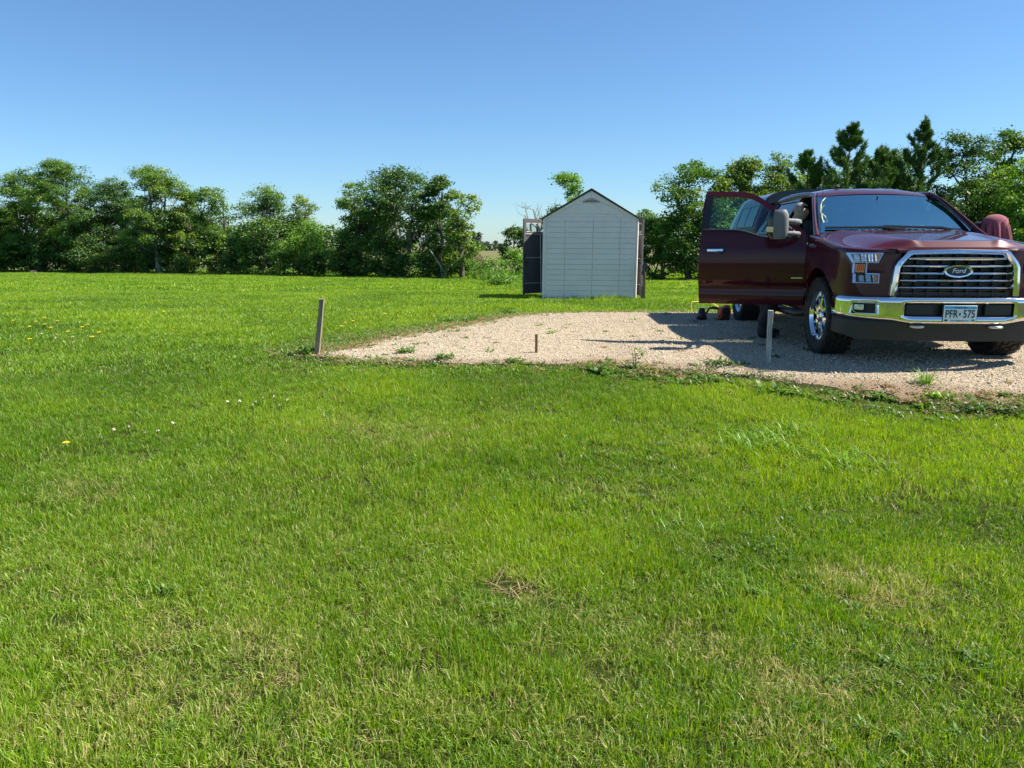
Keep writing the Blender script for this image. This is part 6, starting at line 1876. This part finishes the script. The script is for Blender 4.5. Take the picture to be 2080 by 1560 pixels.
plant('weed', 'yellow-green weed below the short middle stake', at_ground(1046, 738), 110, 0.05, 0.02, 0.6, 0.8, M['weed'], 9, 0.10, group=WG, stems=0.05)
plant('weed', 'thin yellowish weed beyond the short middle stake', at_ground(1119, 680), 40, 0.06, 0.014, 0.8, 0.8, M['grass_pale'], 10, 0.06, group=WG, stems=0.04)
plant('weed', 'leafy weed around the foot of the leaning wooden stake', at_ground(622, 722), 90, 0.09, 0.026, 0.8, 1.0, M['weed'], 11, 0.14, group=WG, stems=0.08)
plant('weed', 'green weed mat along the back left gravel edge', at_ground(925, 655), 220, 0.07, 0.024, 0.6, 0.8, M['weed'], 12, 0.35, group=WG, stems=0.08, flat=0.7)
plant('weed', 'small leafy weed at the far gravel edge left of the shed', at_ground(1030, 641), 90, 0.09, 0.026, 0.8, 1.0, M['weed'], 13, 0.14, group=WG, stems=0.09)
plant('weed', 'flat green weed on gravel left of the lone grass tuft', at_ground(1782, 808), 120, 0.05, 0.020, 0.5, 0.8, M['weed'], 14, 0.10, group=WG, stems=0.04)
plant('weed', 'loose yellow-green weed right of the lone grass tuft', at_ground(1905, 815), 120, 0.06, 0.018, 0.8, 0.9, M['grass_pale'], 15, 0.11, group=WG, stems=0.06)
plant('weed', 'dark clover mat at the right end of the gravel edge', at_ground(2005, 836), 380, 0.035, 0.022, 0.6, 0.6, M['weed_dark'], 16, 0.26, group=WG, stems=0.05, flat=0.5)
plant('weed', 'brownish sprawling weed at the far gravel edge near the yellow hose', at_ground(1372, 634), 90, 0.09, 0.02, 0.5, 0.9, M['leaf_brown'], 17, 0.2, group=WG, stems=0.05)
TG = 'clumps of taller grass in the lawn'
for i, (px, py, n, L, lb, mt) in enumerate(((1530, 905, 240, 0.19, 'pale wide-bladed grass clump in the lawn below the grey stake', 'grass_pale'), (1600, 880, 130, 0.16, 'pale grass clump just right of the widest pale clump', 'grass_pale'), (1715, 945, 170, 0.17, 'pale arching grass clump farthest right in the lawn', 'grass_pale'), (530, 690, 70, 0.15, 'pale grass clump in the lawn left of the leaning stake', 'grass_pale'), (1385, 1075, 90, 0.13, 'fine pale grass patch in the middle right of the lawn', 'grass_pale'), (1480, 1190, 90, 0.13, 'fine pale grass patch below the middle right patch', 'grass_pale'), (1040, 1205, 40, 0.16, 'dead straw tuft lying in a dark hollow of the lawn', 'straw'), (1750, 1205, 60, 0.13, 'dry straw patch in the lower right lawn', 'straw'), (185, 1000, 46, 0.12, 'dry straw patch in the left lawn', 'straw'))):
    st = mt == 'straw'
    plant('grass_clump' if not st else 'straw_tuft', lb, at_ground(px, py), n, L, 0.007 if L > 0.14 and not st else 0.0045, 0.35 if st else 1.15, 0.6 if st else 1.9, M[mt], 40 + i, 0.26 if L > 0.15 and not st else 0.17, 'grass', TG, seg=5)
# loose straw lying in the grass
rs2 = np.random.RandomState(77)
F = []; tone = []
for i in range(1100):
    yy = math.sqrt(rs2.uniform(2.5, 60)); xx = rs2.uniform(-0.8, 0.8) * yy
    if float(pad_dist(xx, yy)) > -0.05: continue
    z = float(ground_z(xx, yy)) + rs2.uniform(0.012, 0.05)
    F += leaf_strip(rs2, (xx, yy, z), rs2.uniform(0, 6.28), rs2.uniform(0.04, 0.14), 0.0035, rs2.normal() * 0.25, rs2.normal() * 0.4, 3)
    tone += [rs2.uniform(0.1, 1)] * 3
o = link('loose_straw', quads_mesh('loose_straw', np.array(F).reshape(-1, 3), M['straw'], np.array(tone)))
tag(o, 'scattered dry straw clippings lying among the lawn grass', 'straw', kind='stuff')
# dry litter and small creeping weeds along the gravel edge
rosette = []
for sd in range(4):
    r3 = np.random.RandomState(sd); F = []; tn = []
    for i in range(16):
        q = leaf_strip(r3, (r3.normal() * 0.02, r3.normal() * 0.02, 0.0), r3.uniform(0, 6.28), r3.uniform(0.03, 0.06), r3.uniform(0.010, 0.02), 0.5 + r3.normal() * 0.25, 0.7, 3)
        F += q; tn += [np.clip(r3.normal(0.5, 0.25), 0, 1)] * 3
    rosette.append(quads_mesh('rosette', np.array(F).reshape(-1, 3), M['weed'] if sd < 3 else M['straw'], np.array(tn)))
for sd in range(2):
    r3 = np.random.RandomState(20 + sd); F = []; tn = []
    for i in range(18):
        q = leaf_strip(r3, (r3.normal() * 0.03, r3.normal() * 0.03, 0.004), r3.uniform(0, 6.28), r3.uniform(0.04, 0.09), 0.004, 0.3 + r3.normal() * 0.3, 0.8, 3)
        F += q; tn += [r3.uniform(0, 1)] * 3
    rosette.append(quads_mesh('rosette', np.array(F).reshape(-1, 3), M['straw'], np.array(tn)))
n = 130000
x = rs.uniform(-3, 7, n); y = rs.uniform(5.2, 15, n); d = pad_dist(x, y)
nz = np.clip(vnoise(x * 1.25, y * 1.7, 61) * 1.7 - 0.35, 0, 1)
prob = np.exp(-(d / 0.22) ** 2) * np.clip(nz * 2.2 - 0.55, 0.05, 1) + 0.008 * (d > 0) * (nz > 0.55) + 0.35 * np.exp(-((d + 0.1) / 0.5) ** 2) * (y > 9)
front = (y < 9) & (x > 0.8)
prob += 0.5 * np.exp(-((d - 0.12) / 0.2) ** 2) * front * np.clip(nz * 2 - 0.4, 0, 1)
keep = rs.uniform(size=n) < prob * np.where(y < 9, 0.62, 0.9)
x, y, d, nz = x[keep], y[keep], d[keep], nz[keep]; n = len(x)
ids = np.where(rs.uniform(size=n) < np.where(d > 0.02, 0.72, 0.35), rs.choice([3, 4, 5], n), rs.choice([0, 1, 2], n))
s_ = rs.uniform(0.6, 1.3, n)
scatter('edge_ground_cover', np.stack([x, y, ground_z(x, y) + 0.014], 1), np.stack([np.zeros(n), np.zeros(n), rs.uniform(0, 6.28, n)], 1), np.stack([s_, s_, s_], 1), ids, {'tint': rs.uniform(size=n)}, rosette, 'creeping weeds and dry litter along the gravel edge', 'weeds')

# clover and plantain leaves low in the turf
n = 9000
y = np.sqrt(rs.uniform(2.0, 260.0, n)); x = rs.uniform(-1, 1, n) * (0.8 * y + 0.5)
nz = vnoise(x * 0.7 + 11, y * 0.9, 91) * 0.7 + vnoise(x * 2.6, y * 2.6, 92) * 0.5
keep = (pad_dist(x, y) < -0.1) & (rs.uniform(size=n) < np.clip(nz * 4 - 2.75, 0.01, 0.9)) & ~((np.abs(x - shed_c.x) < W / 2) & (y > shed_c.y) & (y < shed_c.y + DEP))
x, y = x[keep], y[keep]; n = len(x); s_ = rs.uniform(0.4, 0.8, n)
scatter('lawn_weeds', np.stack([x, y, ground_z(x, y) + 0.02], 1), np.stack([np.zeros(n), np.zeros(n), rs.uniform(0, 6.28, n)], 1), np.stack([s_, s_, s_], 1), rs.choice([0, 1, 2], n), {'tint': rs.uniform(size=n)}, rosette[:3], 'small broad-leaved weeds and clover leaves spread through the lawn', 'weeds')

# dandelions and clover
def flower_meshes():
    a = MB(); a.tube([(0, 0, -0.01), (0.004, 0, 0.05), (0.002, 0.003, 0.095)], 0.0028, 5)
    stem = a.mesh('stem', M['weed'], 60)
    b = MB()
    for r_, h, n in ((0.021, 0.0, 16), (0.015, 0.005, 12), (0.008, 0.008, 8)):
        for k in range(n):
            g = 2 * math.pi * (k + 0.3 * h) / n; w = 0.16
            b.add([(0, 0, 0.093 + h), (r_ * math.cos(g - w), r_ * math.sin(g - w), 0.098 + h), (r_ * 1.1 * math.cos(g), r_ * 1.1 * math.sin(g), 0.100 + h), (r_ * math.cos(g + w), r_ * math.sin(g + w), 0.098 + h)], [(0, 1, 2, 3)])
    yel = b.mesh('flower_head', M['petal_yellow'], None)
    c = MB()
    r3 = random.Random(8)
    for i in range(46):
        e = math.asin(r3.uniform(-0.5, 1)); g = r3.uniform(0, 6.28)
        d = Vector((math.cos(e) * math.cos(g), math.cos(e) * math.sin(g), math.sin(e)))
        s1 = d.orthogonal().normalized() * 0.0022
        p = Vector((0, 0, 0.098))
        c.add([p + d * 0.003 - s1, p + d * 0.003 + s1, p + d * 0.013 + s1 * 0.8, p + d * 0.013 - s1 * 0.8], [(0, 1, 2, 3)])
    wh = c.mesh('flower_head', M['petal_white'], None)
    return stem, yel, wh
stem_m, yel_m, wh_m = flower_meshes()
def flower(name, label, group, px, py, head, s_):
    b = at_ground(px, py)
    r_ = empty(name, b, random.uniform(0, 6)); r_.scale = (s_, s_, s_ * random.uniform(0.8, 1.05)); tag(r_, label, 'flower', group)
    link('stem', stem_m, r_); link('flower_head', head, r_)
for i_, (px, py) in enumerate(sorted(((28, 664), (62, 678), (92, 660), (92, 672), (118, 665), (105, 682), (74, 665), (139, 687), (168, 678), (179, 672), (62, 705), (189, 702), (203, 691)))):
    flower('dandelion', 'yellow dandelion in the patch at the left edge, %s from the left' % ordinal(i_), 'dandelions at the left', px, py, yel_m, 1.15)
flower('dandelion', 'single yellow dandelion halfway between the left patch and the leaning stake', None, 333, 645, yel_m, 1.25)
flower('dandelion', 'orange-yellow dandelion in the near left lawn above the straw patch', None, 137, 922, yel_m, 1.05)
for i_, (px, py) in enumerate(sorted(((695, 675), (702, 668), (782, 648), (718, 665)))):
    flower('dandelion', 'small yellow dandelion beside the back left gravel edge, %s from the left' % ordinal(i_), 'dandelions by the gravel', px, py, yel_m, 1.1)
for i_, (px, py) in enumerate(sorted(((31, 704), (85, 692), (116, 694), (115, 703), (131, 708), (149, 700)))):
    flower('clover_flower', 'white clover bloom among the dandelions at the left, %s from the left' % ordinal(i_), 'clover blooms with the dandelions', px, py, wh_m, 1.05)
for i_, (px, py) in enumerate(sorted(((463, 835), (488, 835), (520, 834), (535, 828), (557, 824), (585, 832), (513, 843), (568, 845)))):
    flower('clover_flower', 'white clover bloom in the row in mid lawn left of centre, %s from the left' % ordinal(i_), 'clover blooms in mid lawn', px, py, wh_m, 0.9)
for i_, (px, py) in enumerate(sorted(((233, 894), (264, 890), (295, 898), (322, 896), (352, 879)))):
    flower('clover_flower', 'white clover bloom in the near left lawn, %s from the left' % ordinal(i_), 'clover blooms near left', px, py, wh_m, 0.85)
for i_, (px, py) in enumerate(sorted(((1804, 844), (1824, 858), (1905, 840), (1919, 829), (1930, 839), (1943, 856), (1942, 828), (1960, 835), (1911, 867), (1972, 845), (2030, 842), (2060, 845), (1890, 835), (1985, 838)))):
    flower('clover_flower', 'white clover bloom at the grass edge in front of the truck, %s from the left' % ordinal(i_), 'clover blooms by the truck', px, py, wh_m, 0.85)
